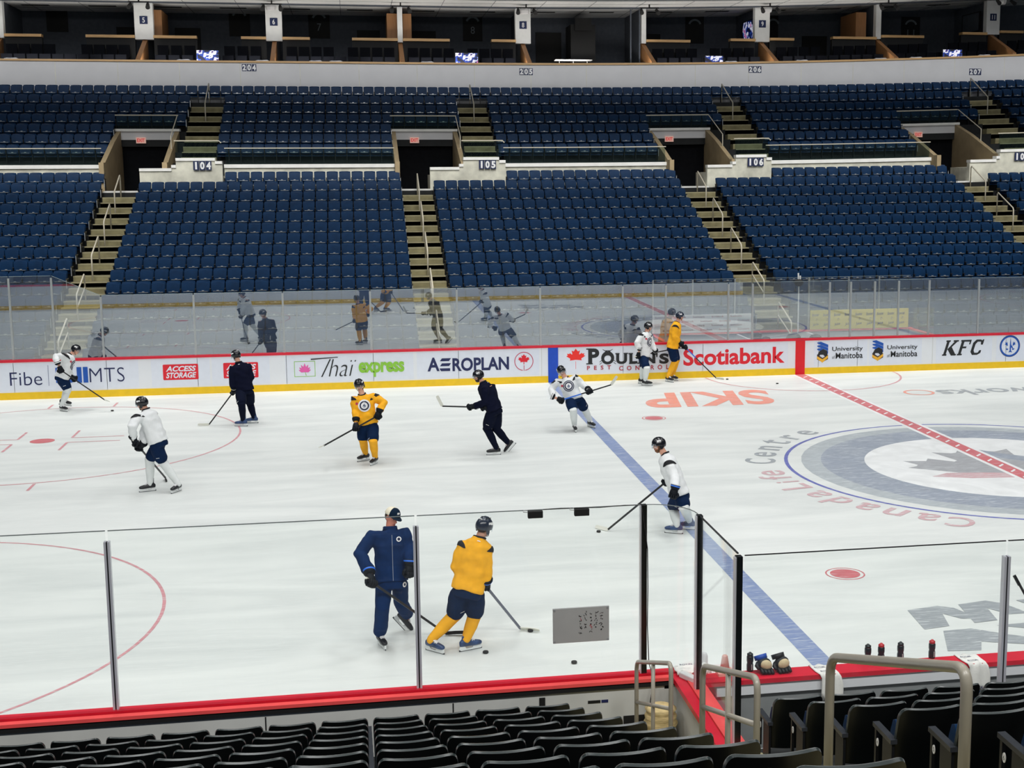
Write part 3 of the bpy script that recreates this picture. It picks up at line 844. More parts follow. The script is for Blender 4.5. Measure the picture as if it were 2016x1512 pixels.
for k in range(4):
    a, b = BLK[k]; W = b-a; zz = 5.5
    mb = MB()
    c1, c2, c3 = a+W*.385, a+W*.44, a+W*.915
    for x0, x1, zt in ((a, c1, 6.50), (c1, c2, 6.62), (c2, c3, 6.88), (c3, b, 6.76)):
        mb.box(x0, x1, 26.2, 26.45, zz, zt-.11, M_conc, seg=2)
        mb.box(x0, x1, 26.14, 26.5, zt-.11, zt, M_ledge, seg=2)
    mb.box(a, b, 26.45, 28.0, zz, 6.2, M_conc)
    tag(mb.build('wall_number_block', warp=True), 'stepped concrete wall block carrying sign '+SIGN[k], 'wall', kind='structure')
    digits_sign(SIGN[k], c3-.80, 6.42, 26.13, .21, .34, 'navy plate reading %s on the stepped wall' % SIGN[k])
    g = empty('guard_rail', ((c2+c3)/2, 26.3, 6.88), 'short glass guard on top of the wall block with sign '+SIGN[k], 'guard rail', 'glass guards on the ledge')
    mb = MB(); mb.box(c2, b-.15, 26.3, 26.32, 6.88, 7.5, M_glassS); mb.build('glass_panel', g, warp=True)
    mb = MB(); mb.tube([(c2-.05, 26.31, 7.52), (b-.1, 26.31, 7.52), (b-.02, 26.31, 7.44)], .022, M_railw, 6); mb.build('top_rail', g, warp=True)
    # tunnel
    a, b = VOM[k]; L0 = AISLE[k][0]
    mb = MB()
    def wall(x0, x1, m):
        v = []
        for x in (x0, x1): v += [(x, 26.35, 5.4), (x, 30.7, 5.4), (x, 30.7, 8.06), (x, 29.0, 7.55), (x, 26.7, 6.72), (x, 26.35, 6.72)]
        mb.add(v, [(0, 1, 2, 3, 4, 5), tuple(range(11, 5, -1))]+[(q, q+6, (q+1) % 6+6, (q+1) % 6) for q in range(6)], m)
    wall(a-.02, a+.16, M_tan); wall(b-.1, b+.08, M_tan)
    mb.box(a, b, 30.5, 30.8, 7.66, 8.0, M_fascia)
    mb.box(a-.05, b+.1, 30.42, 30.85, 8.0, 8.1, M_ledge)
    mb.box(a-.02, b+.08, 30.7, 34, 5.4, 7.66, M_void)       # solid near-black block, the tunnel's shade put into its colour
    mb.box(a+.16, b-.1, 26.5, 30.7, 5.3, 5.62, M_dkconc)
    mb.box(a+.16, BLK[k][0], 25.9, 26.5, 5.3, 5.66, M_ledge)
    tag(mb.build('wall_tunnel', warp=True), 'tan walled entrance tunnel left of sign '+SIGN[k], 'wall', kind='structure')
    g = empty('guard_rail', ((a+b)/2, 30.6, 8.1), 'glass guard over the tunnel mouth left of sign '+SIGN[k], 'guard rail', 'glass guards on the ledge')
    mb = MB(); mb.box(a, b, 30.6, 30.62, 8.1, 8.62, M_glassS); mb.build('glass_panel', g, warp=True)
    mb = MB(); mb.tube([(a-.05, 30.61, 8.65), (b+.05, 30.61, 8.65)], .024, M_railw, 6); mb.build('top_rail', g, warp=True)
    mb = MB(); mb.tube([(b+.03, 30.5, 8.65), (b+.03, 28.2, 7.75), (b+.03, 28.2, 7.2)], .02, M_railw, 6)
    mb.build('side_rail', g, warp=True)
    sx = a+.75; sz = 7.52+zoff(sx, 7.5)
    g = empty('exit_sign', (sx, 30.44, sz), 'small lit red exit sign in the tunnel mouth left of sign '+SIGN[k], 'exit sign', 'exit signs over the tunnels')
    MB().box(sx, sx+.38, 30.42, 30.48, sz, sz+.24, M_exitw).build('case', g)
    mb = MB(); put_text(mb, 'EXIT', M_exit, lambda u, v: (sx+.04+u*.30, 30.415, sz+.05+v*.14), .03); mb.build('lettering', g)
# ------------------------------------------------------------------ stair handrails
def zrail(y): return FL((y-14.6)/.84)+.95
for k, (a, b) in enumerate(AISLE):
    x = (a+b)/2
    for q, yu in enumerate((25.65, 23.28, 20.80, 18.12, 15.24)):
        if k == 2 and q == 4: pass
        yl = yu-1.35
        g = empty('handrail', (x, yl, FL((yl-14.6)/.84)), 'cream tube handrail on stairs beside sign %s, %s from the top' % (SIGN[k], ordw(q+1)), 'handrail', 'cream handrails down the lower stairs')
        pts = [(x, yu, FL((yu-14.6)/.84)), (x, yu, zrail(yu)-.05), (x, yu-.06, zrail(yu)), (x, yl+.06, zrail(yl)+.02), (x, yl, zrail(yl)-.06), (x, yl, FL((yl-14.6)/.84)-.1)]
        mb = MB(); mb.tube(pts, .026, M_railw, 8); mb.build('rail_tube', g, smooth=True, warp=True)
        if q >= 3:
            mb = MB(); mb.tube([(x, yu, zrail(yu)-.42), (x, yl, zrail(yl)-.42)], .022, M_railw, 8); mb.build('mid_rail', g, smooth=True, warp=True)
    x = (UA[k][0]+UA[k][1])/2
    def zu(y): return FU((y-28.5)/.84)
    g = empty('handrail', (x, 31.6, zu(31.6)), 'cream tube handrail at the top of stairs above sign '+SIGN[k], 'handrail', 'cream handrails on the upper stairs')
    mb = MB(); mb.tube([(x, 33.4, zu(33.0)), (x, 33.4, zu(33.4)+.9), (x, 31.6, zu(31.6)+.9), (x, 31.6, zu(31.2))], .026, M_railw, 8); mb.build('rail_tube', g, smooth=True, warp=True)

# ------------------------------------------------------------------ fascia and suites
mb = MB(); mb.box(XL-2, XR+3, 34.2, 34.45, 9.3, 11.06, M_fascia, seg=1.5)
x = -31.0
while x < 23:
    mb.box(x-.01, x+.01, 34.195, 34.2, 9.9, 11.05, M_conc); x += 2.55
tag(mb.build('wall_fascia', warp=True), 'long pale grey fascia wall below the suites', 'wall', kind='structure')
mb = MB(); mb.box(XL-2, XR+3, 34.12, 34.55, 11.06, 11.14, M_wood, seg=1.5)
tag(mb.build('trim_suite_rail', warp=True), 'pale wood rail along the top of the fascia', 'rail', kind='structure')
for t, x0, z0 in (('204', -18.17, 10.70), ('205', -6.02, 10.62), ('206', 4.70, 10.72), ('207', 15.65, 10.52)):
    dz = zoff(x0, z0)*.55
    digits_sign(t, x0, z0-zoff(x0, z0)+dz, 34.2, .19, .30, 'navy plate reading %s on the grey fascia' % t)
YP = 36.8
def sx_(u, y=YP, v=75.0):
    """x of the plane y seen over the measured position u along the suite front"""
    t = (u-1144.9)/FPX; q = (709.55-v)/FPX
    d = f_+r2*t+u2*q
    return camv.x+d.x*(y-camv.y)/d.y
mb = MB()
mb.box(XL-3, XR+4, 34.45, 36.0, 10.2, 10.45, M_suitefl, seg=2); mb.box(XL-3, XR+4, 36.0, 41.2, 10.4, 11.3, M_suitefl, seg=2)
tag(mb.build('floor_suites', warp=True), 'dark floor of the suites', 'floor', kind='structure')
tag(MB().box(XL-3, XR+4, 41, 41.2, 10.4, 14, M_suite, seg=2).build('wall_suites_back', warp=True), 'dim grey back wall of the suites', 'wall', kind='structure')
mb = MB(); mb.box(XL-3, XR+4, 34.5, 41.2, 13.9, 14.1, M_ceil, seg=2)
mb.box(XL-3, XR+4, 36.7, 36.9, 13.84, 13.9, M_suite, seg=2)
for q in range(24):
    x = XL+q*2.3; mb.box(x-.01, x+.01, 34.6, 41, 13.893, 13.9, M_suite)
for yy in (35.6, 38.2, 39.6): mb.box(XL-3, XR+4, yy-.01, yy+.01, 13.893, 13.9, M_suite, seg=2)
for q in range(16):
    x = -27.5+q*2.9; mb.box(x-.6, x+.6, 38.5, 38.8, 13.885, 13.9, M_black)
tag(mb.build('ceiling', warp=True), 'pale tiled ceiling of the suites', 'ceiling', kind='structure')
PIL = [(-12, 8, ''), (266, 303, '5'), (524, 556, '6'), (783, 793, ''), (1015, 1045, '8'), (1263, 1272, ''), (1486, 1515, '9'), (1724, 1734, ''), (1941, 1967, '11')]
for n, (u0, u1, num) in enumerate(PIL):
    x0, x1 = sx_(u0), sx_(u1); xc = (x0+x1)/2; dz = zoff(xc, 12.3)
    mb = MB(); mb.box(x0, x1, YP, YP+.35, 12.25+dz, 13.9+dz, M_white)
    mb.box(xc-.06, xc+.06, YP+.35, 41, 10.6, 13.9+dz, M_suite)
    tag(mb.build('wall_suite_divider'), 'white pillar and dividing wall between suites', 'wall', kind='structure')
    mb = MB(); v = []
    for x in (xc-.1, xc+.1): v += [(x, 34.5, 10.5), (x, 34.5, 11.16+dz), (x, YP+.3, 12.3+dz), (x, YP+.3, 10.5)]
    mb.add(v, [(0, 1, 2, 3), (7, 6, 5, 4), (0, 4, 5, 1), (1, 5, 6, 2), (2, 6, 7, 3), (3, 7, 4, 0)], M_woodp)
    tag(mb.build('wall_suite_partition'), 'sloping wood partition between suite seats', 'wall', kind='structure')
    if num:
        g = empty('number_plate', (xc, YP, 12.95+dz), 'small navy plate reading %s on the white suite pillar' % num, 'sign', 'suite number plates')
        MB().box(xc-.17, xc+.17, YP-.02, YP, 12.92+dz, 13.26+dz, M_navyplate).build('plate', g)
        mb = MB(); wd = .055 if len(num) == 1 else .08
        put_text(mb, num, M_letterw, lambda u, v: (xc-wd+u*2*wd, YP-.024, 12.98+dz+v*.22), .01); mb.build('lettering', g)
    if n:
        dz = zoff(xc, 13.9)
        g = empty('spotlight_bar', (xc, 35.6, 13.9+dz), 'black twin spotlights under the suite ceiling, %s bar from the left' % ordw(n), 'spotlight', 'spotlights under the suite ceiling')
        mb = MB(); mb.box(xc-.45, xc+.45, 35.6, 35.66, 13.72+dz, 13.76+dz, M_black); mb.box(xc-.03, xc+.03, 35.6, 35.66, 13.74+dz, 13.9+dz, M_black); mb.build('bar', g)
        for s_ in (-1, 1):
            mb = MB(); mb.tube([(xc+s_*.36, 35.63, 13.74+dz), (xc+s_*.36, 35.63, 13.62+dz)], .02, M_black, 6)
            mb.tube([(xc+s_*.36, 35.75, 13.66+dz), (xc+s_*.40, 35.42, 13.48+dz)], [.07, .10], M_black, 10); mb.build('lamp_head', g)
        if num in ('6', '8', '9', '11'):
            mb = MB(); mb.lathe((xc-.05, 35.9, 13.5+dz), [(.02, -.02), (.2, 0), (.24, .12), (.24, .2), (.1, .26)], M_fascia, 8); mb.build('loudspeaker', g)
CTR = [(10, 83), (170, 266), (303, 388), (475, 524), (556, 610), (693, 783), (793, 885), (967, 1015), (1272, 1358), (1437, 1486), (1515, 1562), (1638, 1724), (1734, 1817), (1892, 1941), (1967, 2012)]
for n, (u0, u1) in enumerate(CTR):
    x0, x1 = sx_(u0), sx_(u1); dz = zoff(x0, 12.3)
    c = MB().box(x0, x1, YP-.15, YP+.25, 12.30+dz, 12.42+dz, M_wood).build('drink_counter', loc=((x0+x1)/2, YP, 12.3+dz))
    tag(c, 'pale wood drink counter behind suite seats, %s from the left' % ordw(n+1), 'counter', 'wood counters in the suites')
    kb = MB().box(x0, x1, YP, YP+.2, 11.3+dz, 12.3+dz, M_black).build('front_panel', c)
ss = MB(); M_sst = mat('suite_seat', rgb(8, 10, 17), .8, spec=.1, var=.1)
bays = [(PIL[i][1], PIL[i+1][0]) for i in range(8)]+[(1967, 2040)]
for bi, (u0, u1) in enumerate(bays):
    if bi == 4: continue
    x0, x1 = sx_(u0)+.15, sx_(u1)-.15; n = int((x1-x0)/.52)
    for (yy, zz) in ((35.2, 10.45), (36.15, 10.95)):
        for q in range(n):
            xx = x0+(x1-x0)*(q+.5)/n; z = zz+zoff(xx, 11)
            if bi in (0, 1, 2, 3, 5, 6, 7) and yy > 36 and abs(q-n/2+.5) < .8: continue
            ss.box(xx-.23, xx+.23, yy+.1, yy+.2, z+.35, z+1.0, M_sst); ss.box(xx-.23, xx+.23, yy-.3, yy+.15, z+.3, z+.45, M_sst)
tag(ss.build('suite_seats'), 'dark padded seats of the suites', 'seats', kind='stuff')
# pictures, doors and cabinets in the suites
for u0, u1, v0, v1, t in ((93, 135, 36, 84, ''), (452, 493, 40, 80, ''), (608, 650, 42, 90, '7'), (912, 950, 44, 92, '8'), (1350, 1386, 43, 90, ''), (1512, 1532, 40, 80, ''), (1775, 1811, 38, 76, '11')):
    x0, x1 = sx_(u0, 40.9), sx_(u1, 40.9); zt = camv.z+(345-v0)/FPX*66.8; zb = zt-1.35
    g = empty('framed_picture', ((x0+x1)/2, 40.95, zb), 'dark framed picture on the suite back wall, left edge near the %s suite gap' % ordw(1+int(u0/250)), 'picture', 'framed pictures in the suites')
    MB().box(x0, x1, 40.93, 40.98, zb, zt, M_black).build('frame', g)
    mb = MB(); ring(mb, (0, 0), .26, .36, mat('picture_grey', rgb(120, 130, 136), .7), 0, 20, 160, 20)
    mb.v = [((x0+x1)/2+a, 40.92, zt-.5+b) for a, b, c in mb.v]
    if t: put_text(mb, t, MATS['picture_grey'], lambda u, v: ((x0+x1)/2-.1*len(t)+u*.2*len(t), 40.92, zb+.35+v*.35))
    mb.build('print', g)
for n, (u0, u1) in enumerate(((230, 266), (345, 395), (703, 748), (812, 858), (1055, 1105), (1275, 1300), (1580, 1628))):
    x0, x1 = sx_(u0, 40.9), sx_(u1, 40.9)
    tag(MB().box(x0, x1, 40.9, 41.0, 11.3, 13.2, M_black).build('door_%d' % (n+1)), 'black door in the suite back wall', 'door', kind='structure')
for n, (u0, u1) in enumerate(((304, 322), (762, 783), (793, 810), (1680, 1700))):
    x0, x1 = sx_(u0, 37.6), sx_(u1, 37.6); dz = zoff(x0, 12.5)
    tag(MB().box(x0, x1, 37.3, 39.4, 12.25+dz, 13.6+dz, M_woodp).build('wall_cabinet', loc=((x0+x1)/2, 38, 12.25+dz)),
        'brown wood wall cabinet in the suites, %s from the left' % ordw(n+1), 'cabinet', 'wood cabinets in the suites')
def screen_mat(name, cols, scale):
    m = bpy.data.materials.new(name); m.use_nodes = True; N = m.node_tree.nodes; L = m.node_tree.links
    b = N['Principled BSDF']; tc = N.new('ShaderNodeTexCoord'); vz = N.new('ShaderNodeTexNoise'); vz.inputs['Scale'].default_value = scale; vz.inputs['Detail'].default_value = 2
    L.new(tc.outputs['Object'], vz.inputs['Vector']); rp = N.new('ShaderNodeValToRGB'); rp.color_ramp.interpolation = 'CONSTANT'
    el = rp.color_ramp.elements
    for i, (p, c) in enumerate(cols):
        e = el[i] if i < 2 else el.new(p)
        e.position = p; e.color = (*c, 1)
    L.new(vz.outputs['Fac'], rp.inputs[0]); L.new(rp.outputs[0], b.inputs['Emission Color']); L.new(rp.outputs[0], b.inputs['Base Color']); b.inputs['Emission Strength'].default_value = .45
    return m
M_scr = screen_mat('screen_picture', [(0, rgb(10, 14, 40)), (.42, rgb(30, 60, 150)), (.5, rgb(235, 235, 250)), (.58, rgb(60, 40, 120)), (.64, rgb(220, 120, 190))], 3)
for n, (u0, u1, v0, v1) in enumerate(((385, 430, 97, 116), (895, 941, 100, 119), (1388, 1424, 103, 117), (1856, 1895, 91, 110))):
    x0, x1 = sx_(u0, 34.9), sx_(u1, 34.9); z1 = 11.2+(v1-v0)*.0235; dz = zoff(x0, 11.2)*.8
    g = empty('television', ((x0+x1)/2, 34.85, 11.14+dz), 'small lit screen standing behind the wood suite rail, %s from the left' % ordw(n+1), 'screen', 'lit screens along the suite rail')
    MB().box(x0, x1, 34.85, 34.92, 11.12+dz, z1+dz, M_black).build('case', g)
    mb = MB(); rect(mb, 0, 1, 0, 1, M_scr, 0); mb.v = [(x0+.02+a*(x1-x0-.04), 34.845, 11.14+dz+b*(z1-11.16)) for a, b, c in mb.v]; mb.build('display', g)
    MB().box((x0+x1)/2-.1, (x0+x1)/2+.1, 34.86, 34.95, 10.45, 11.13+dz, M_black).build('stand', g)
for n, (u, v0, v1) in enumerate(((1475, 33, 72), (1912, 28, 62))):
    x = sx_(u, 38.6); dz = zoff(x, 13)
    g = empty('television', (x, 38.6, 12.5+dz), ('bright wall screen on the dark side wall left of a white pillar', 'dim wall screen in the dark suite at the far right')[n], 'screen')
    MB().box(x-.06, x, 37.6, 39.6, 12.45+dz, 13.45+dz, M_black).build('case', g)
    mb = MB(); mb.add([(x-.065, 37.7, 12.52+dz), (x-.065, 39.5, 12.52+dz), (x-.065, 39.5, 13.4+dz), (x-.065, 37.7, 13.4+dz)], [(0, 1, 2, 3)], M_scr if n == 0 else M_suite); mb.build('display', g)
M_paper = mat('paper', rgb(214, 218, 226), .8, var=.2, scale=12)
for n, u in enumerate((20, 360, 515, 620, 660, 840, 1440, 1580, 1735, 1805, 1940)):
    x = sx_(u, 34.3); dz = zoff(x, 11.1)
    mb = MB(); mb.add([(x-.3, 34.2, 11.145+dz), (x+.3, 34.2, 11.145+dz), (x+.25, 34.45, 11.145+dz), (x-.3, 34.45, 11.145+dz), (x-.25, 34.22, 11.17+dz), (x+.2, 34.22, 11.19+dz), (x+.25, 34.4, 11.17+dz), (x-.2, 34.4, 11.2+dz)],
        [(0, 3, 2, 1), (4, 5, 6, 7), (0, 1, 5, 4), (1, 2, 6, 5), (2, 3, 7, 6), (3, 0, 4, 7)], M_paper)
    tag(mb.build('leaflet', loc=(x, 34.3, 11.145+dz)), 'crumpled pale leaflet lying on the suite rail, %s from the left' % ordw(n+1), 'paper', 'leaflets on the suite rail')
# camera bay between pillar 8 and the thin pillar
x0, x1 = sx_(1045), sx_(1263)
g = empty('bay_table', ((x0+x1)/2-1.2, 35.2, 10.45), 'thin grey table frame in the dark bay right of pillar 8', 'table')
mb = MB(); mb.box(x0+.9, x0+2.6, 35.0, 35.5, 11.36, 11.40, M_fascia); mb.build('table_top', g)
for q in range(3):
    MB().tube([(x0+1.1+q*.65, 35.2, 11.37), (x0+1.1+q*.65, 35.2, 10.45)], .015, M_metal, 6).build('leg', g)
mb = MB(); mb.box(x0+2.1, x0+3.3, 38, 39.5, 11.3, 13.3, M_black); mb.box(x0+2.3, x0+3.1, 37.9, 38, 13.0, 13.6, M_black)
tag(mb.build('storage_cupboard', loc=(x0+2.7, 38.5, 11.3)), 'tall black cupboard standing in the dark bay beside pillar 8', 'cupboard')
mb = MB()
for xx in (x1-.55, x1-.12): mb.box(xx, xx+.06, 36.8, 36.9, 11.3, 13.9, M_suite)
tag(mb.build('trim_1'), 'grey window posts of the dark bay', 'trim', kind='structure')

for n in range(9):
    x = -27.5+n*5.6
    area('suite_fill_light', (x, 34.75, 11.0), (R(180-35), 0, 0), 4.5, .15, 65, (1, .95, .88), 160)  # fill strips added behind the rail to brighten suite ceiling and pillars

# ------------------------------------------------------------------ far rink glass
PX = [-25.62, -23.11, -20.68, -18.15, -15.66, -13.16, -10.63, -8.14, -5.62, -4.28, -2.31, -1.54, .95, 1.64, 2.43, 3.22, 4.24, 5.91, 8.4, 10.9]
def pane(x0, x1, y, z0, z1, name, label, group, m, edge, z1b=None, thick=.012):
    g = empty(name, ((x0+x1)/2, y, z0), label, 'glass pane', group)
    zb = z1 if z1b is None else z1b
    mb = MB(); vs = []
    for yy in (y-thick/2, y+thick/2): vs += [(x0+.012, yy, z0), (x1-.012, yy, z0), (x1-.012, yy, zb), (x0+.012, yy, z1)]
    mb.add(vs, [(0, 1, 2, 3), (7, 6, 5, 4), (0, 4, 5, 1), (1, 5, 6, 2), (3, 2, 6, 7), (0, 3, 7, 4)], m); mb.build('glass_sheet', g)
    MB().bar((x0+.012, y, z1+.004), (x1-.012, y, zb+.004), thick*1.1, .008, edge).build('top_edge', g)
    return g
def post(x, y, z0, z1, label, group, m, w=.05):
    g = empty('glass_post', (x, y, z0), label, 'post', group)
    mb = MB(); mb.box(x-w/2, x-w*.12, y-.03, y+.03, z0, z1, m); mb.box(x+w*.12, x+w/2, y-.03, y+.03, z0, z1, m); mb.build('channel', g)
    MB().box(x-w*.12, x+w*.12, y-.022, y+.022, z0, z1-.004, M_frame if m is not M_metal else M_gedge).build('gasket', g)
    return g
for n in range(len(PX)-1):
    a, b = PX[n], PX[n+1]
    if n < 2: za = zb = 3.47
    elif n == 2: pass
    za = 3.47 if n <= 1 else 2.90; zb = za
    if n == 1: pane(a, b-1.3, 13.02, 1.125, 3.47, 'rink_glass_pane', 'tall clear glass pane on the far boards left of the bending white player', 'far rink glass panes', M_glassF, M_gedge); pane(b-1.3, b, 13.02, 1.125, 3.47, 'rink_glass_pane', 'clear glass pane on the far boards with a top sloping down, behind bending player', 'far rink glass panes', M_glassF, M_gedge, 2.9); continue
    pane(a, b, 13.02, 1.125, za, 'rink_glass_pane', '%s clear glass pane from the left on the far boards' % ordw(n+1), 'far rink glass panes', M_glassF, M_gedge)
for n, x in enumerate(PX+[-21.98]):
    zt = 3.42 if x < -21 else 2.86
    post(x, 13.02, 1.125, zt, 'aluminium glass post %s on the far boards' % ('between the two tall left panes' if x == -21.98 else ordw(n+1)+' from the left'), 'far glass posts', M_metal)
# penalty boxes and scorer's bench
YBK = 14.75
mb = MB()
mb.box(-4.3, 4.5, 14.85, 14.95, 0.4, 1.10, M_board); mb.box(-4.32, 4.52, 14.81, 14.99, 1.10, 1.15, M_capl)
for x in (-4.3, 4.42): mb.box(x, x+.08, 13.1, 14.85, .4, 1.08, M_board); mb.box(x-.03, x+.11, 13.1, 14.85, 1.08, 1.125, M_capl)
for x in (-1.5, .86): mb.box(x, x+.06, 13.1, 14.85, .4, 1.08, M_board)
bx = mb.build('penalty_box_boards', loc=(0, 14.85, .4)); tag(bx, 'white penalty box walls with thin red cap behind the far glass', 'boards')
M_bpan = mat('bank_panel', rgb(228, 226, 226), .5, var=.03); M_ypan = mat('yellow_panel', rgb(236, 214, 70), .5, var=.04)
g = empty('backdrop_panel', (-2.7, 14.83, 1.15), 'white backdrop panel with repeated small red lettering behind the glass', 'panel')
MB().box(-4.28, -1.02, 14.81, 14.85, 1.16, 1.74, M_bpan).build('board', g)
mb = MB()
for r_i in range(4):
    for c_i in range(5):
        x = -4.2+c_i*.62+(.25 if r_i % 2 else 0)
        if x+.42 < -1.0: put_text(mb, 'Scotiabank', A_red, lambda u, v: (x+u*.40, 14.81, 1.64-r_i*.14+v*.06), .02)
mb.build('lettering', g)
g = empty('backdrop_panel', (2.6, 14.83, 1.15), 'yellow backdrop panel with repeated purple lettering behind the glass', 'panel')
MB().box(.98, 4.36, 14.81, 14.85, 1.16, 1.79, M_ypan).build('board', g)
A_pur = mat('ad_purple', rgb(96, 44, 74), .5)
mb = MB()
for c_i in range(9):
    x = 1.04+c_i*.37
    put_text(mb, 'Booster', A_pur, lambda u, v: (x+u*.24, 14.81, 1.58+u*.02+v*.10), .03, .2)
    put_text(mb, 'Juice', A_pur, lambda u, v: (x+.02+u*.2, 14.81, 1.25+u*.03+v*.11), .03, .2)
    mb.add([(x+.1+.05*math.cos(t*.9)*(1-t/9)+.05, 14.81, 1.46+.05*math.sin(t*.9)*(1-t/9)+d) for t in range(8) for d in (0, .018)], [(2*t, 2*t+2, 2*t+3, 2*t+1) for t in range(7)], A_pur)
mb.build('lettering', g)
for n, (a, b) in enumerate(((-4.25, -2.95), (-2.95, -1.55), (-1.55, .95), (.95, 2.3), (2.3, 3.35), (3.35, 4.45))):
    pane(a, b, 14.91, 1.15, 2.86, 'rink_glass_pane', '%s clear glass pane from the left at the back of the penalty boxes' % ordw(n+1), 'penalty box glass panes', M_glassN, M_gedge)
    post(a, 14.91, 1.15, 2.86, 'slim post %s from the left behind the penalty boxes' % ordw(n+1), 'penalty box posts', M_metal, .04)
for n, x in enumerate((-4.26, -1.47, .9, 4.46)):
    g = empty('rink_glass_pane', (x, 13.6, 1.13), '%s crosswise glass pane of the penalty boxes counted from the left' % ordw(n+1), 'glass pane', 'crosswise glass panes')
    MB().box(x-.006, x+.006, 13.08, 14.87, 1.125, 2.86, M_glassN).build('glass_sheet', g)
# things along the scorer's bench
def dome(loc, r, label):
    g = empty('hockey_helmet', loc, label, 'helmet', 'helmets on the scorer bench')
    mb = MB(); prof = [(r, 0), (r*1.02, r*.35), (r*.92, r*.75), (r*.62, r*1.05), (r*.1, r*1.18)]
    mb.lathe(loc, prof, M_seatblk, 18); mb.build('shell', g, smooth=True)
    mb = MB(); mb.box(loc[0]-r*.85, loc[0]-r*.2, loc[1]-r*1.06, loc[1]-r*.6, loc[2]+.02, loc[2]+r*.3, M_white); mb.build('face_opening', g)
tag(MB().box(-1.45, .85, 13.12, 13.75, .92, .98, M_white).build('scorer_table', loc=(-.3, 13.4, .92)), 'white shelf table inside the scorer booth behind red cap', 'table')
dome((-1.0, 13.3, .98), .17, 'black helmet left of the red band on the scorer table')
dome((-.1, 13.3, .98), .24, 'large black helmet with white marks at the red band')
dome((.62, 13.3, .98), .2, 'black helmet right of the red band on the scorer table')
mb = MB(); mb.box(-1.42, -1.18, 13.15, 13.45, .98, 1.28, M_arm); tag(mb.build('equipment_case', loc=(-1.3, 13.3, .98), bevel=.02), 'small dark case standing on the scorer table left end', 'case')
g = empty('camera_pole', (.02, 13.25, .98), 'white pole with black ring camera on top at centre of the far glass', 'pole')
MB().tube([(.02, 13.25, .98), (.02, 13.25, 2.75)], .022, M_white, 8).build('pole', g)
mb = MB(); mb.lathe((.02, 13.25, 2.75), [(.05, -.02), (.12, .03), (.15, .1), (.12, .16), (.05, .2)], M_black, 14); mb.build('camera_ring', g, smooth=True)
mb = MB(); mb.box(-.02, .02, 13.23, 13.27, 2.93, 3.14, M_white); mb.box(.04, .08, 13.23, 13.27, 2.93, 3.06, M_white); mb.build('antenna', g)

# ------------------------------------------------------------------ near boards, bench and glass
YN = -12.95
nb = empty('rink_boards', (-20, YN, 0), 'near rink boards with red cap and grey rear panels behind the front seats', 'boards')
mb = MB(); mb.box(-30, -10.42, YN-.17, YN, 0.2, 1.08, M_boardback); mb.build('rear_panel', nb)
mb = MB(); mb.box(-30, -10.42, YN, YN+.02, .2, 1.10, M_board); mb.build('face_panel', nb)
MB().box(-30, -10.42, YN-.02, YN+.03, 0, .2, M_yellow).build('kick_plate', nb)['label'] = 'yellow kick plate'
mb = MB(); mb.box(-30, -10.42, YN-.06, YN+.03, 1.10, 1.16, M_cap); mb.box(-30, -10.42, YN-.115, YN-.062, 1.10, 1.175, M_capd); mb.box(-30, -10.42, YN-.20, YN-.12, 1.115, 1.15, M_capl)
mb.build('cap_rail', nb)['label'] = 'red cap rail'
MB().box(-30, -10.42, YN-.19, YN-.1, 1.06, 1.10, M_black).build('cap_shadow_strip', nb)  # black strip painted in as the shadow line below the cap
mb = MB()
for x in (-17.15, -14.55, -12.72): mb.box(x-.006, x+.006, YN-.175, YN-.17, .2, 1.03, M_black)
mb.build('panel_seam', nb)
mb = MB()
for x in (-17.3, -16.95, -15.9, -14.7, -14.4, -13.6, -12.6, -12.0, -11.75):
    for z in (.72, .78): mb.tube([(x, YN-.17, z), (x, YN-.176, z)], .012, M_frame, 8)
mb.build('bolt', nb)
mb = MB(); mb.box(-11.85, -11.79, YN-.178, YN-.17, .75, 1.02, M_black); mb.box(-11.845, -11.795, YN-.182, YN-.178, .6, .85, M_letterw); mb.build('door_latch', nb)
mb = MB(); mb.box(-11.35, -11.22, YN-.174, YN-.17, .92, .95, M_frame); mb.box(-11.21, -11.14, YN-.174, YN-.17, .92, .95, A_navy); mb.build('maker_sticker', nb)
mb = MB(); mb.box(-10.98, -10.72, YN-.18, YN-.17, .62, .76, M_black); mb.build('vent_slot', nb)
# corner return beside the bench
rt = empty('bench_return_wall', (-10.3, -13.8, .3), 'short grey wall with red cap running back from the corner of the near boards', 'boards')
mb = MB(); mb.box(-10.42, -10.30, -15.05, YN, .2, 1.10, M_boardback); mb.build('rear_panel', rt)
mb = MB(); mb.box(-10.47, -10.36, -15.05, YN-.1, 1.10, 1.155, M_cap); mb.box(-10.355, -10.2, -15.05, YN-.1, 1.10, 1.17, M_capl); mb.box(-10.47, -10.2, YN-.1, YN+.03, 1.10, 1.16, M_cap); mb.build('cap_rail', rt)
# bench front boards
bb = empty('rink_boards', (-5, YN, 0), 'lower boards in front of the player bench with red cap and bottles', 'boards')
mb = MB(); mb.box(-10.28, 6, YN-.1, YN, .2, 1.02, M_boardback); mb.build('rear_panel', bb)
MB().box(-10.28, 6, YN, YN+.02, .2, 1.02, M_board).build('face_panel', bb)
MB().box(-10.28, 6, YN-.02, YN+.03, 0, .2, M_yellow).build('kick_plate', bb)['label'] = 'yellow kick plate'
MB().box(-10.28, 6, YN-.22, YN+.03, 1.02, 1.07, M_cap).build('cap_rail', bb)['label'] = 'red cap rail'
MB().box(-10.0, 6, YN-.2, YN-.1, .90, 1.02, M_board).build('white_strip', bb)
M_bgrey = mat('bench_panel_grey', rgb(140, 144, 146), .6, var=.06)
MB().box(-10.0, 6, YN-.16, YN-.1, .2, .90, M_bgrey).build('kick_panel', bb)
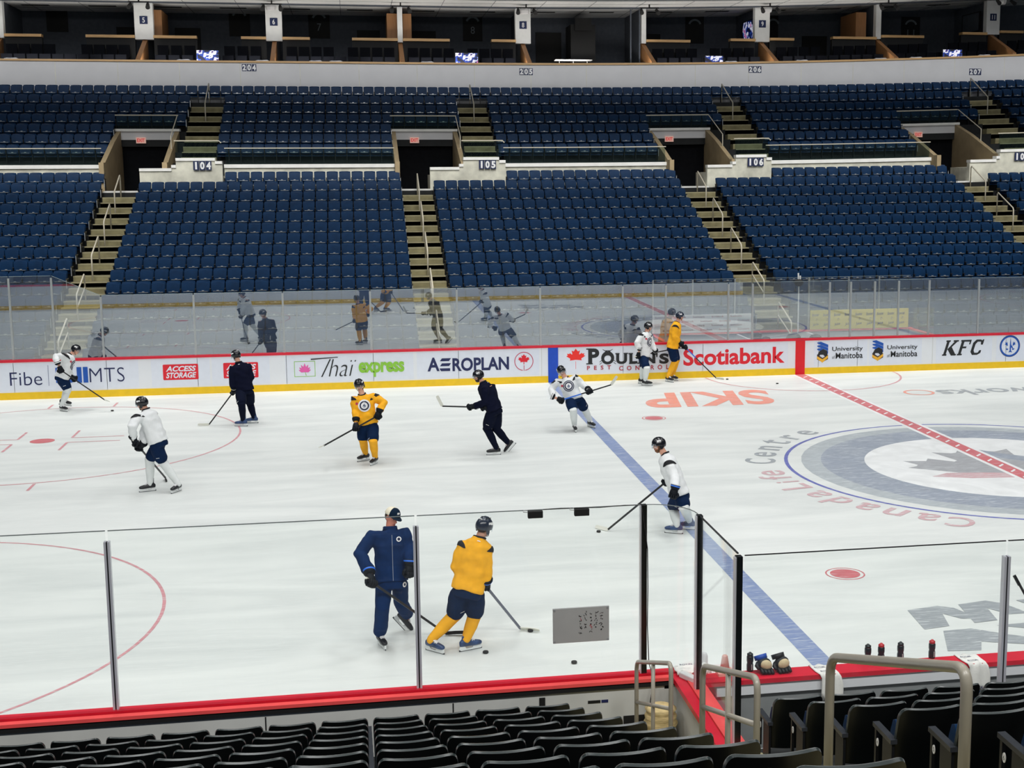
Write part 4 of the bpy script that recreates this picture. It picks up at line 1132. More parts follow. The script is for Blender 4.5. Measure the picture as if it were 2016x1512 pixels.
tag(MB().box(-10.28, 6, -14.85, YN-.2, -.1, .3, M_dkconc).build('floor_bench'), 'floor of the player bench', 'floor', kind='structure')
bch = empty('player_bench', (-5, -14.3, .3), 'long grey player bench seat behind the low boards', 'bench')
MB().box(-9.9, 6, -14.5, -14.15, .72, .78, M_fascia).build('seat_plank', bch)
for x in (-9.6, -7.6, -5.6, -3.6, -1.6): MB().box(x, x+.08, -14.45, -14.2, .3, .72, M_frame).build('leg', bch)
bw = empty('rink_boards', (-5, -14.95, 0), 'back wall of the player bench below the rear glass', 'boards')
MB().box(-10.3, 6, -15.02, -14.9, .2, 1.02, M_boardback).build('rear_panel', bw)
# near glass
near_x = [-30, -27, -24.4, -21.86, -19.33, -16.80, -14.08, -13.06, -10.75]
near_x = [-26.4, -23.85, -21.3, -18.75, -15.955, -13.045, -10.75]
for n in range(len(near_x)-1):
    pane(near_x[n], near_x[n+1], -13.0, 1.16, 2.94, 'rink_glass_pane', '%s clear glass pane of the near boards counted leftwards from the black corner post' % ordw(len(near_x)-1-n), 'near rink glass panes', M_glassN, M_gedgeN)
M_alu = mat('post_aluminium', rgb(206, 208, 216), .28, metal=.3, var=.04)
M_pblk = mat('post_black', rgb(16, 20, 20), .25, var=.1, spec=.6)
for n, x in enumerate(near_x[:-1]):
    post(x, -13.0, 1.16, 2.84, 'silver double channel post on the near boards, %s leftwards from the black corner post' % ordw(len(near_x)-1-n), 'near glass posts', M_alu, .055)
def bpost(x, y, z0, z1, label, m, w=.055):
    g = empty('glass_post', (x, y, z0), label, 'post', 'posts at the bench corner')
    mb = MB(); mb.box(x-w/2, x+w/2, y-.035, y+.035, z0, z1, m); mb.build('channel', g)
    MB().box(x-w/2-.012, x-w/2, y-.03, y+.03, z0, z1-.01, M_alu).build('gasket', g)
bpost(-10.75, -13.02, 1.15, 2.95, 'black corner glass post where the near boards end', M_pblk)
bpost(-10.30, -13.52, 1.15, 2.95, 'dark glass post on the red capped return wall', M_pblk)
bpost(-10.30, -14.86, 1.0, 2.93, 'black rear glass post behind the gloves', M_pblk)
post(-7.78, -14.90, 1.0, 2.80, 'silver post in the rear bench glass near the right edge', 'near glass posts', M_alu, .06)
g = empty('rink_glass_pane', (-10.5, -13.2, 1.16), 'curved corner glass pane between the two dark bench posts', 'glass pane', 'bench corner glass')
mb = MB(); top = MB(); cv = []
for q in range(9):
    t = R(90-90*q/8); cv.append((-10.72+.42*math.cos(t), -13.45+.45*math.sin(t)))
vs = []
for x, y in cv: vs += [(x, y, 1.16), (x, y, 2.94)]
n_ = len(cv)
vs2 = []
for i, (x, y) in enumerate(cv):
    t = R(90-90*i/8); vs2 += [(x-.012*math.cos(t), y-.012*math.sin(t), 1.16), (x-.012*math.cos(t), y-.012*math.sin(t), 2.94)]
mb.add(vs+vs2, [(2*i, 2*i+2, 2*i+3, 2*i+1) for i in range(n_-1)]+[(2*n_+2*i+1, 2*n_+2*i+3, 2*n_+2*i+2, 2*n_+2*i) for i in range(n_-1)]+[(2*i+1, 2*i+3, 2*n_+2*i+3, 2*n_+2*i+1) for i in range(n_-1)], M_glassN)
mb.build('glass_sheet', g)
MB().tube([(x, y, 2.943) for x, y in cv], .005, M_gedgeN, 6).build('top_edge', g)
g = empty('rink_glass_pane', (-10.3, -14.2, 1.16), 'crosswise glass pane above the red capped return wall', 'glass pane', 'bench corner glass')
MB().box(-10.306, -10.294, -14.83, -13.56, 1.16, 2.94, M_glassN).build('glass_sheet', g)
MB().box(-10.308, -10.292, -14.83, -13.56, 2.94, 2.95, M_frame).build('top_edge', g)
pane(-10.27, -7.78, -14.90, .98, 2.94, 'rink_glass_pane', 'clear rear bench glass between the black post and the silver post', 'rear bench glass', M_glassN, M_frame)
pane(-7.78, -5.2, -14.90, .98, 2.94, 'rink_glass_pane', 'clear rear bench glass right of the silver post', 'rear bench glass', M_glassN, M_frame)
# whiteboard stuck on the glass
g = empty('whiteboard', (-11.4, -13.02, 1.55), 'grey whiteboard with handwriting stuck on the near glass', 'whiteboard')
M_wb = mat('whiteboard_grey', rgb(162, 164, 164), .4, var=.06, scale=3)
MB().box(-11.69, -11.11, -13.030, -13.010, 1.545, 1.912, M_wb).build('board', g, bevel=.004)
mb = MB()
for x in (-11.685, -11.135):
    for z in (1.55, 1.885): mb.box(x, x+.02, -13.034, -13.028, z, z+.022, M_bgrey)
mb.build('corner_clip', g)
mb = MB(); random.seed(3)
for c in range(5):
    for r_i in range(6-c % 2):
        x = -11.41+c*.055; z = 1.845-r_i*.036-.02*(c == 0)
        for s_ in range(3):
            p = (x+random.uniform(-.012, .012), -13.0315, z+random.uniform(-.012, .012)); q = (p[0]+random.uniform(-.018, .018), -13.0315, p[2]+random.uniform(-.016, .016))
            mb.bar(p, q, .0045, .003, A_dred if (c, r_i) in ((0, 1), (2, 4)) else M_black, (0, 1, 0))
mb.build('handwriting', g)
# camera boxes hung on the glass
M_cable = mat('cable_black', rgb(14, 14, 16), .5)
for n, x in enumerate((-11.86, -11.39)):
    g = empty('camera_box', (x, -13.03, 2.87), ('left' if n == 0 else 'right')+'hand black box clipped on top of the near glass', 'box', 'black boxes on the glass')
    MB().box(x-.075, x+.075, -13.06, -13.01, 2.872, 2.945, M_black).build('case', g, bevel=.006)
    MB().tube([(x-.075, -13.03, 2.93), (x-.12, -13.03, 2.935), (x-.12, -13.03, 2.95), (x-.075, -13.03, 2.955)], .004, M_metal, 6).build('clip', g)
mb = MB(); mb.tube([(-11.78, -13.03, 2.952), (-11.6, -13.03, 2.956), (-11.4, -13.03, 2.95), (-11.2, -13.03, 2.945), (-10.95, -13.03, 2.955), (-10.78, -13.07, 2.96), (-10.72, -13.07, 2.5), (-10.715, -13.07, 2.1), (-10.72, -13.07, 1.7), (-10.71, -13.1, 1.3), (-10.68, -13.2, 1.16), (-10.72, -13.22, .95), (-10.74, -13.2, .6), (-10.8, -13.2, .35)], .005, M_cable, 6)
tag(mb.build('cable', loc=(-10.8, -13.2, .35)), 'thin black cable running along the glass top and down the corner post', 'cable')
# bottles, gloves, cone and towels on the bench cap
def bottle(x, label, capm):
    g = empty('water_bottle', (x, -12.93, 1.07), label, 'bottle', 'bottles on the bench boards')
    MB().lathe((x, -12.93, 1.07), [(.034, 0), (.036, .02), (.036, .07), (.031, .09), (.036, .11), (.036, .155), (.030, .17)], mat('bottle_dark', rgb(22, 30, 36), .35), 16).build('body', g, smooth=True)
    MB().lathe((x, -12.93, 1.24), [(.032, -.005), (.032, .018), (.018, .026), (.012, .035)], capm, 14).build('cap', g, smooth=True)
    MB().box(x+.004, x+.014, -12.968, -12.964, 1.09, 1.15, mat('bottle_print', rgb(170, 176, 176), .5)).build('print', g)
M_rc = mat('bottle_cap_red', rgb(190, 44, 52), .4); M_dc = mat('bottle_cap_dark', rgb(26, 36, 38), .4)
for x, lab, cm in ((-9.58, 'dark water bottle standing left of the black gloves', M_dc), (-8.27, 'dark water bottle, first right of the towel', M_dc), (-8.12, 'water bottle with red cap, beside the dark bottle', M_rc), (-7.90, 'dark water bottle in the middle of the right row', M_dc), (-7.54, 'water bottle with red cap, rightmost on the bench boards', M_rc)): bottle(x, lab, cm)
g = empty('traffic_cone', (-9.86, -12.95, 1.07), 'small faded pink cone on the red bench cap', 'cone')
M_cone = mat('cone_pink', rgb(232, 178, 168), .5)
MB().lathe((-9.86, -12.95, 1.07), [(.055, .03), (.03, .19), (.022, .2)], M_cone, 18).build('body', g, smooth=True)
MB().box(-9.95, -9.77, -13.04, -12.86, 1.07, 1.10, M_cone).build('base', g)
tag(MB().lathe((-10.08, -12.93, 1.07), [(.038, 0), (.04, .02), (.04, .2), (.03, .23), (.012, .24)], M_fascia, 16).build('spray_can', loc=(-10.08, -12.93, 1.07), smooth=True), 'pale grey can beside the dark post on the bench cap', 'can')
def towel(x, w, label, rag=0.0):
    mb = MB(); n = 10; k = 12; vs = []; random.seed(int(x*100))
    prof = [(YN+.045, .98), (YN+.05, 1.05), (YN+.03, 1.08), (YN-.05, 1.083), (YN-.15, 1.083), (YN-.225, 1.08), (YN-.24, 1.04), (YN-.245, .95), (YN-.25, .86), (YN-.255, .78)]
    for j in range(k+1):
        u = j/k
        for i, (y, z) in enumerate(prof):
            sk = .10*i/n
            vs.append((x+w*u+sk+.012*math.sin(i*1.3+u*5), y+.012*math.sin(u*11+i*.9)-.008*(i > 6)*abs(math.sin(u*7)), z+(.02*math.sin(u*6+1) if i > 7 else .006*math.sin(u*14))))
    m_ = len(prof)
    fs = [(j*m_+i, j*m_+i+1, (j+1)*m_+i+1, (j+1)*m_+i) for j in range(k) for i in range(m_-1)]
    mb.add(vs, fs, mat('towel_white', rgb(232, 232, 228), .9, bump=.3, scale=60, var=.03))
    g = empty('towel', (x+w/2, YN, 1.08), label, 'towel', 'printed towels over the boards')
    o = mb.build('cloth', g, smooth=True); md = o.modifiers.new('thick', 'SOLIDIFY'); md.thickness = .006
    tx = MB()
    for s_, y0, z0, dz in ((.05, YN-.03, 1.092, 0), (.08, YN-.14, 1.092, 0)):
        put_text(tx, 'ROYAL', A_navy, lambda u, v: (x+s_+.12*u, y0-.05+v*.03, z0), .02)
    put_text(tx, 'ROYAL', A_navy, lambda u, v: (x+.12+.11*u, YN-.262-.006, .80+v*.035), .02)
    tx.build('printed_lettering', g)
towel(-8.95, .22, 'white towel with navy lettering draped over the bench cap by the blue line')
towel(-7.30, .22, 'white towel with navy lettering draped under the large handrail bend')
# crumpled towel and tape at the corner
g = empty('towel', (-10.22, -13.05, 1.17), 'crumpled white printed towel lying at the corner of the boards', 'towel')
mb = MB(); random.seed(5); vs = []
for j in range(9):
    for i in range(11):
        vs.append((-10.42+.036*i, -13.16+.028*j, 1.175+.05*abs(noise.noise(Vector((i*.5, j*.6, 2.0))))*1.6))
mb.add(vs, [(j*11+i, j*11+i+1, (j+1)*11+i+1, (j+1)*11+i) for j in range(8) for i in range(10)], MATS['towel_white'])
o = mb.build('cloth', g, smooth=True); md = o.modifiers.new('thick', 'SOLIDIFY'); md.thickness = .012
tx = MB(); put_text(tx, 'ROYAL', A_navy, lambda u, v: (-10.38+.14*u, -13.10+v*.04, 1.25), .02); tx.build('printed_lettering', g)
mb = MB(); mb.obox((-10.33, -13.26, 1.185), (.05, -.10, 0), (.035, .018, 0), (0, 0, .03), M_white)
tag(mb.build('foam_block', loc=(-10.33, -13.26, 1.16), bevel=.012), 'white foam block lying on the red corner cap', 'foam block')
tag(MB().box(-10.55, -10.50, -13.12, -13.05, 1.02, 1.10, mat('latch_green', rgb(60, 210, 80), .4)).build('door_latch', loc=(-10.52, -13.08, 1.02)), 'bright green latch tag at the corner of the boards', 'latch')
# rolled pad
g = empty('rolled_pad', (-10.66, -13.42, .53), 'rolled beige pad standing beside the short handrail', 'pad')
M_pad = mat('pad_beige', rgb(206, 184, 132), .85, bump=.6, scale=14, var=.2, stretch=(1, 1, 5))
prof = []
for q in range(19):
    z = q/18; prof.append((  .158+.009*math.sin(q*1.9)+.008*math.sin(q*.7)-.05*(z > .95), z*.44))
MB().lathe((-10.66, -13.42, .53), prof, M_pad, 24).build('pad_body', g, smooth=True)
# blocker gloves lying on the cap (open palms up)
M_glv = mat('glove_black', rgb(14, 17, 22), .55, bump=.3, scale=30); M_glvb = mat('glove_blue', rgb(24, 74, 170), .5); M_palm = mat('glove_palm', rgb(206, 188, 150), .8, bump=.3, scale=30)
def lying_glove(x, lab, tilt):
    g = empty('hockey_glove', (x, -12.98, 1.07), lab, 'glove', 'gloves on the bench boards')
    c = Vector((x, -12.98, 1.10)); a = Vector((math.cos(tilt), 0, math.sin(tilt)*.35)); b = Vector((-.25*math.sin(tilt), -.7, .25)).normalized(); n = Vector((0, .3, 1))
    mb = MB(); mb.ell(c+Vector((0, 0, .05)), a*.085, Vector((0, .06, .0)), Vector((0, 0, .075)), M_glv); mb.build('back_pad', g, smooth=True)
    mb = MB(); mb.ell(c+Vector((.01, -.035, .055)), a*.068, Vector((0, .045, 0)), Vector((0, 0, .055)), M_palm); mb.build('palm', g, smooth=True)
    for q in range(4):
        mb = MB(); o = c+a*(-.055+.037*q)
        mb.tube([o+Vector((0, -.02, .02)), o+Vector((.008, -.075, .005)), o+Vector((.012, -.11, -.012))], [.022, .021, .016], M_glv, 8); mb.build('finger', g, smooth=True)
    mb = MB(); mb.tube([c-a*.07+Vector((0, 0, .06)), c-a*.10+Vector((0, -.05, .05)), c-a*.09+Vector((0, -.09, .03))], [.025, .022, .016], M_glv, 8); mb.build('thumb', g, smooth=True)
    mb = MB(); mb.tube([c+Vector((-.02, .04, .09)), c+Vector((-.03, .06, .135))], [.068, .07], M_glvb if tilt < 0 else M_glv, 12); mb.build('cuff', g, smooth=True)
lying_glove(-9.44, 'left black glove with blue cuff lying palm out on the bench cap', -.25)
lying_glove(-9.25, 'right black glove with beige palm lying on the bench cap', .3)

# ------------------------------------------------------------------ near stand
AX = (-11.64, -10.22); AC = -10.93
mb = MB()
for i in range(-1, 12):
    for x0, x1 in ((-30, AX[0]), (AX[1], 2)):
        if x0 > -15 and i < 1: continue
        mb.box(x0, x1, -(YR(i)+.34), -(YR(i)-.50), FL(i)-.7, FL(i), M_dkconc)
mb.box(-30, -10.45, -13.26, -13.05, -.3, FL(-1), M_dkconc)
tag(mb.build('floor_near_stand'), 'dark concrete treads of the near stand', 'floor', kind='structure')
mb = MB()
for i in range(-1, 11):
    h = (FL(i+1)-FL(i))/2; y = -YR(i)
    for y0, y1, z in ((y+.08, y+.50, FL(i)), (y-.34, y+.08, FL(i)+h)):
        mb.box(AX[0], AX[1], y0, y1, z-.4, z, M_riser); mb.box(AX[0], AX[1], y1-.05, y1, z, z+.006, M_nose)
tag(mb.build('stairs'), 'near concrete stairs leading down to the boards', 'stairs', kind='structure')
near_mb, near_end = seat_parts(True)
NEARM = proto(near_mb, 'near_'); 
ne = MB(); ne.v = list(near_end.v); ne.f = list(near_end.f); ne.m = list(near_end.m); ne.mats = list(near_end.mats)
NEARE = proto({'end_standard': ne}, 'near_')
op = MB(); op.lathe((0, 0, 0), [(.001, 0), (.028, .0), (.028, .004), (.001, .004)], M_letterw, 18)
op.v = [(.240+z, -.13+x*.62, .40+y) for x, y, z in op.v]
tx = MB(); 
PLATE = {}
def plate_mesh(t):
    if t in PLATE: return PLATE[t]
    m_ = MB(); m_.v = list(op.v); m_.f = list(op.f); m_.m = list(op.m); m_.mats = list(op.mats)
    put_text(m_, t, M_black, lambda u, v: (.2446, -.138+u*.016, .387+v*.026), .0)
    me = proto({'number_plate': m_}, 'p%s_' % t)['number_plate']; PLATE[t] = me; return me
for side, i, j, x, y, z in NEAR:
    if side < 0:
        place_seat(NEARM, NEARE, (x, y, z), math.pi, 'black seat back, %s row behind near boards, %s seat left of near stairs' % (ordw(i+2), ordw(j+1)), 'black seats of the near stand', False)
    else:
        r0 = place_seat(NEARM, NEARE, (x, y, z), math.pi, 'black seat back, %s row behind bench glass, %s seat right of near stairs' % (ordw(i), ordw(j+1)), 'black seats behind the bench glass', j == 0)
        if j == 0:
            o = bpy.data.objects.new('number_plate', plate_mesh(str(i))); COL.objects.link(o); o.parent = r0
# near handrails along the stairs
def near_rail(ya, yb, z_a, z_b, r, label, mid=None, post_y=None):
    """ya = end nearer the ice"""
    fa = FL((-ya-14.6)/.84); fb_ = FL((-yb-14.6)/.84); x = AC
    g = empty('handrail', (x, yb, fb_), label, 'handrail', 'grey tube handrails of the near stairs')
    c = .11; d = Vector((0, yb-ya, z_b-z_a)).normalized()
    P0 = Vector((x, ya, z_a)); P1 = Vector((x, yb, z_b)); dn = Vector((0, 0, -1))
    def arc(c0, din, dout, n=6):
        s = c0-din*c; e = c0+dout*c
        return [s*(1-t)**2+c0*2*t*(1-t)+e*t*t for t in [q/n for q in range(n+1)]]
    pts = [Vector((x, ya, fa-.1))]+arc(P0, Vector((0, 0, 1)), d)+arc(P1, d, dn)+[Vector((x, yb, fb_-.1))]
    MB().tube(pts, r, M_railn, 12).build('rail_tube', g, smooth=True)
    if mid: MB().tube([(x, ya, z_a-mid), (x, yb, z_b-mid)], r*.85, M_railn, 12).build('mid_rail', g, smooth=True)
    if post_y is not None:
        t = (post_y-ya)/(yb-ya)
        MB().tube([(x, post_y, z_a+(z_b-z_a)*t), (x, post_y, FL((-post_y-14.6)/.84)-.1)], r*.9, M_railn, 12).build('post', g, smooth=True)
near_rail(-13.52, -14.95, 1.49, 2.02, .021, 'short grey handrail with three posts at the foot of the near stairs', .42, -14.25)
near_rail(-16.0, -17.42, 2.40, 2.86, .024, 'grey handrail with middle rail halfway up the near stairs', .34, -16.72)
near_rail(-18.78, -20.45, 3.52, 4.10, .027, 'large grey handrail arch nearest the viewer', None)
# stick leaning at the right edge of the bench
g = empty('hockey_stick', (-6.1, -12.82, 1.07), 'black hockey stick with a gloved grip leaning at the right edge', 'hockey stick')
MB().bar((-6.40, -12.55, 1.79), (-6.05, -12.80, 1.07), .03, .022, M_frame).build('shaft', g)
mb = MB(); mb.tube([(-6.41, -12.545, 1.805), (-6.36, -12.58, 1.70)], .02, M_seatblk, 8); mb.build('butt_tape', g)

# ------------------------------------------------------------------ people
JN = {
'p1': {'fR': [[-21.484, 10.873, 0.0], [-21.265, 10.667, 0.0]], 'fL': [[-21.551, 11.12, 0.125], [-21.256, 11.12, 0.072]], 'pel': [-21.374, 10.77, 0.934], 'neck': [-21.132, 10.897, 1.52], 'head': [-21.025, 10.929, 1.601], 'shR': [-21.207, 10.68, 1.504], 'elR': [-21.43, 10.466, 1.519], 'wrR': [-21.34, 10.255, 1.377], 'haR': [-21.325, 10.242, 1.263], 'right_ankle': [-21.418, 10.811, 0.17], 'shL': [-21.155, 11.117, 1.456], 'elL': [-21.258, 11.046, 1.109], 'wrL': [-21.167, 10.89, 0.909], 'haL': [-21.081, 10.9, 0.863], 'left_ankle': [-21.433, 11.12, 0.276], 'hipR': [-21.386, 10.671, 0.917], 'knR': [-21.269, 10.944, 0.572], 'hipL': [-21.362, 10.869, 0.911], 'knL': [-21.273, 10.848, 0.609], 'st0': [-21.312, 10.242, 1.223], 'st1': [-20.263, 10.528, 0.309], 'st2': [-20.099, 10.302, 0.325], 'face': [1.0, -0.25, -0.35]},
'p2': {'fR': [[-17.645, 1.065, 0.0], [-17.933, 0.983, 0.0]], 'fL': [[-17.138, 0.98, 0.0], [-17.287, 0.72, 0.0]], 'pel': [-17.523, 0.937, 1.038], 'neck': [-17.735, 1.012, 1.663], 'head': [-17.794, 1.018, 1.756], 'shR': [-17.62, 1.183, 1.561], 'elR': [-17.808, 1.083, 1.195], 'wrR': [-17.811, 0.901, 0.995], 'haR': [-17.803, 0.878, 0.877], 'right_ankle': [-17.731, 1.041, 0.17], 'shL': [-17.853, 0.837, 1.571], 'elL': [-17.943, 0.593, 1.403], 'wrL': [-17.953, 0.728, 1.169], 'haL': [-17.931, 0.711, 1.07], 'left_ankle': [-17.182, 0.902, 0.17], 'hipR': [-17.467, 1.02, 1.017], 'knR': [-17.723, 1.111, 0.638], 'hipL': [-17.579, 0.854, 1.019], 'knL': [-17.466, 1.005, 0.608], 'st0': [-17.94, 0.711, 1.096], 'st1': [-17.574, 2.038, 0.03], 'st2': [-17.51, 1.766, 0.045], 'face': [-1.0, 0.35, -0.2]},
'p3': {'fR': [[-16.124, 8.024, 0.0], [-16.418, 8.082, 0.0]], 'fL': [[-16.361, 7.66, 0.0], [-16.655, 7.719, 0.0]], 'pel': [-16.399, 7.871, 0.899], 'neck': [-16.527, 7.956, 1.583], 'head': [-16.572, 7.971, 1.724], 'shR': [-16.307, 7.964, 1.517], 'elR': [-16.236, 7.917, 1.172], 'wrR': [-16.379, 8.052, 0.986], 'haR': [-16.503, 8.038, 0.966], 'right_ankle': [-16.212, 8.041, 0.17], 'shL': [-16.672, 7.928, 1.481], 'elL': [-16.693, 7.88, 1.179], 'wrL': [-16.662, 7.847, 0.957], 'haL': [-16.671, 7.826, 0.831], 'left_ankle': [-16.449, 7.678, 0.17], 'hipR': [-16.3, 7.881, 0.882], 'knR': [-16.308, 8.186, 0.49], 'hipL': [-16.499, 7.861, 0.876], 'knL': [-16.455, 7.508, 0.6], 'st0': [-16.499, 8.038, 1.07], 'st1': [-17.308, 7.923, 0.03], 'st2': [-17.562, 7.808, 0.049], 'face': [-0.8, 0.6, -0.3]},
'p4': {'fR': [[-13.386, 3.111, 0.0], [-13.634, 2.943, 0.0]], 'fL': [[-13.21, 2.753, 0.0], [-13.357, 2.491, 0.0]], 'pel': [-13.385, 2.824, 0.883], 'neck': [-13.498, 2.929, 1.51], 'head': [-13.537, 2.956, 1.675], 'shR': [-13.654, 2.916, 1.433], 'elR': [-13.635, 2.867, 1.16], 'wrR': [-13.641, 2.656, 0.992], 'haR': [-13.672, 2.629, 0.852], 'right_ankle': [-13.46, 3.06, 0.17], 'shL': [-13.264, 2.918, 1.459], 'elL': [-13.028, 2.885, 1.293], 'wrL': [-13.134, 2.665, 1.178], 'haL': [-13.181, 2.647, 1.077], 'left_ankle': [-13.254, 2.674, 0.17], 'hipR': [-13.485, 2.824, 0.861], 'knR': [-13.505, 2.785, 0.523], 'hipL': [-13.285, 2.825, 0.865], 'knL': [-13.291, 2.452, 0.554], 'st0': [-13.126, 2.647, 1.097], 'st1': [-14.339, 2.397, 0.506], 'st2': [-14.408, 2.126, 0.524], 'face': [-0.35, -1.0, -0.3]},
'p5': {'fL': [[-10.472, 3.099, 0.0], [-10.772, 3.099, 0.0]], 'fR': [[-10.086, 3.349, 0.177], [-10.288, 3.349, -0.044]], 'pel': [-10.59, 3.099, 1.037], 'neck': [-10.825, 3.218, 1.641], 'head': [-10.912, 3.243, 1.744], 'shR': [-10.631, 3.287, 1.538], 'elR': [-10.563, 3.22, 1.2], 'wrR': [-10.711, 3.011, 1.115], 'haR': [-10.813, 3.019, 1.105], 'right_ankle': [-10.272, 3.349, 0.225], 'shL': [-10.813, 3.011, 1.542], 'elL': [-10.806, 2.956, 1.231], 'wrL': [-11.015, 3.091, 1.128], 'haL': [-11.123, 3.096, 1.103], 'left_ankle': [-10.562, 3.099, 0.17], 'hipR': [-10.535, 3.182, 1.017], 'knR': [-10.536, 3.235, 0.575], 'hipL': [-10.645, 3.015, 1.017], 'knL': [-10.747, 3.187, 0.604], 'st0': [-10.779, 3.019, 1.104], 'st1': [-11.743, 3.119, 1.148], 'st2': [-11.862, 3.037, 1.388], 'face': [-1.0, -0.1, -0.15]},
'p6': {'fR': [[-8.385, 5.53, 0.0], [-8.382, 5.23, 0.0]], 'fL': [[-7.956, 5.943, 0.0], [-7.83, 5.67, 0.0]], 'pel': [-8.371, 5.593, 0.789], 'neck': [-8.559, 5.702, 1.283], 'head': [-8.635, 5.735, 1.419], 'shR': [-8.771, 5.723, 1.211], 'elR': [-8.901, 5.706, 0.997], 'wrR': [-8.9, 5.47, 0.866], 'haR': [-8.861, 5.445, 0.762], 'right_ankle': [-8.384, 5.44, 0.17], 'shL': [-8.337, 5.67, 1.313], 'elL': [-8.153, 5.608, 1.127], 'wrL': [-8.058, 5.369, 1.043], 'haL': [-7.965, 5.347, 1.012], 'left_ankle': [-7.918, 5.861, 0.17], 'hipR': [-8.47, 5.606, 0.762], 'knR': [-8.452, 5.196, 0.572], 'hipL': [-8.272, 5.581, 0.776], 'knL': [-8.076, 5.778, 0.492], 'st0': [-8.754, 5.445, 0.765], 'st1': [-7.564, 4.945, 1.2], 'st2': [-7.431, 4.856, 1.429], 'face': [-0.15, -1.0, -0.15]},
'p7': {'fR': [[-5.258, 11.881, 0.0], [-4.991, 11.744, 0.0]], 'fL': [[-5.291, 12.237, 0.0], [-5.037, 12.076, 0.0]], 'pel': [-5.2, 11.984, 0.877], 'neck': [-5.109, 12.051, 1.566], 'head': [-5.047, 12.052, 1.693], 'shR': [-5.273, 11.901, 1.505], 'elR': [-5.444, 11.784, 1.274], 'wrR': [-5.383, 11.748, 1.111], 'haR': [-5.369, 11.719, 0.933], 'right_ankle': [-5.178, 11.84, 0.17], 'shL': [-4.979, 12.216, 1.474], 'elL': [-4.901, 12.214, 1.174], 'wrL': [-4.838, 12.011, 1.008], 'haL': [-4.729, 11.982, 0.986], 'left_ankle': [-5.215, 12.189, 0.17], 'hipR': [-5.268, 11.911, 0.859], 'knR': [-5.202, 11.579, 0.57], 'hipL': [-5.131, 12.058, 0.855], 'knL': [-5.237, 11.849, 0.547], 'st0': [-5.504, 11.719, 0.892], 'st1': [-4.067, 12.619, 0.975], 'st2': [-3.82, 12.487, 0.995], 'face': [1.0, -0.15, -0.1]},
'p8': {'fR': [[-4.403, 12.447, 0.0], [-4.229, 12.203, 0.0]], 'fL': [[-4.201, 12.726, 0.0], [-4.025, 12.484, 0.0]], 'pel': [-4.199, 12.465, 1.03], 'neck': [-4.049, 12.518, 1.799], 'head': [-3.965, 12.512, 1.928], 'shR': [-4.14, 12.337, 1.691], 'elR': [-4.204, 12.294, 1.391], 'wrR': [-4.029, 12.395, 1.212], 'haR': [-3.964, 12.368, 1.136], 'right_ankle': [-4.351, 12.374, 0.17], 'shL': [-3.956, 12.699, 1.691], 'elL': [-4.01, 12.663, 1.309], 'wrL': [-3.984, 12.572, 1.056], 'haL': [-3.942, 12.546, 0.942], 'left_ankle': [-4.148, 12.654, 0.17], 'hipR': [-4.245, 12.376, 1.01], 'knR': [-4.118, 12.503, 0.619], 'hipL': [-4.154, 12.554, 1.01], 'knL': [-4.011, 12.705, 0.603], 'st0': [-4.004, 12.368, 1.207], 'st1': [-2.793, 12.589, 0.03], 'st2': [-2.598, 12.389, 0.049], 'face': [1.0, -0.1, 0.0]},
'p9': {'fR': [[-7.777, -3.798, 0.0], [-8.041, -3.656, 0.0]], 'fL': [[-8.056, -3.998, 0.0], [-8.327, -3.868, 0.0]], 'pel': [-8.06, -3.83, 0.682], 'neck': [-8.282, -3.625, 1.362], 'head': [-8.37, -3.578, 1.479], 'shR': [-8.177, -3.47, 1.228], 'elR': [-8.15, -3.406, 0.926], 'wrR': [-8.223, -3.666, 0.925], 'haR': [-8.26, -3.671, 0.868], 'right_ankle': [-7.857, -3.756, 0.17], 'shL': [-8.25, -3.812, 1.233], 'elL': [-8.201, -4.023, 1.012], 'wrL': [-8.251, -4.266, 0.905], 'haL': [-8.287, -4.286, 0.795], 'left_ankle': [-8.137, -3.959, 0.17], 'hipR': [-8.039, -3.732, 0.661], 'knR': [-8.048, -4.102, 0.517], 'hipL': [-8.081, -3.928, 0.662], 'knL': [-8.11, -3.558, 0.367], 'st0': [-8.219, -3.671, 0.907], 'st1': [-9.295, -3.58, 0.03], 'st2': [-9.493, -3.384, 0.05], 'face': [-1.0, -0.05, -0.1]},
'p10': {'fR': [[-13.399, -8.475, 0.0], [-13.31, -8.762, 0.0]], 'fL': [[-13.182, -8.018, 0.177], [-12.991, -8.018, -0.054]], 'pel': [-13.202, -8.618, 0.935], 'neck': [-13.201, -8.441, 1.582], 'head': [-13.184, -8.411, 1.696], 'shR': [-13.438, -8.46, 1.509], 'elR': [-13.602, -8.632, 1.31], 'wrR': [-13.494, -8.866, 1.119], 'haR': [-13.485, -9.0, 1.044], 'right_ankle': [-13.372, -8.561, 0.17], 'shL': [-13.008, -8.461, 1.532], 'elL': [-12.975, -8.526, 1.314], 'wrL': [-12.961, -8.764, 1.188], 'haL': [-12.972, -8.799, 1.075], 'left_ankle': [-12.994, -8.018, 0.216], 'hipR': [-13.302, -8.618, 0.913], 'knR': [-13.335, -8.779, 0.604], 'hipL': [-13.102, -8.619, 0.916], 'knL': [-13.079, -8.362, 0.519], 'st0': [-13.504, -9.0, 1.059], 'st1': [-12.486, -8.33, 0.03], 'st2': [-12.21, -8.368, 0.06], 'face': [0.75, -1.0, -0.32]},
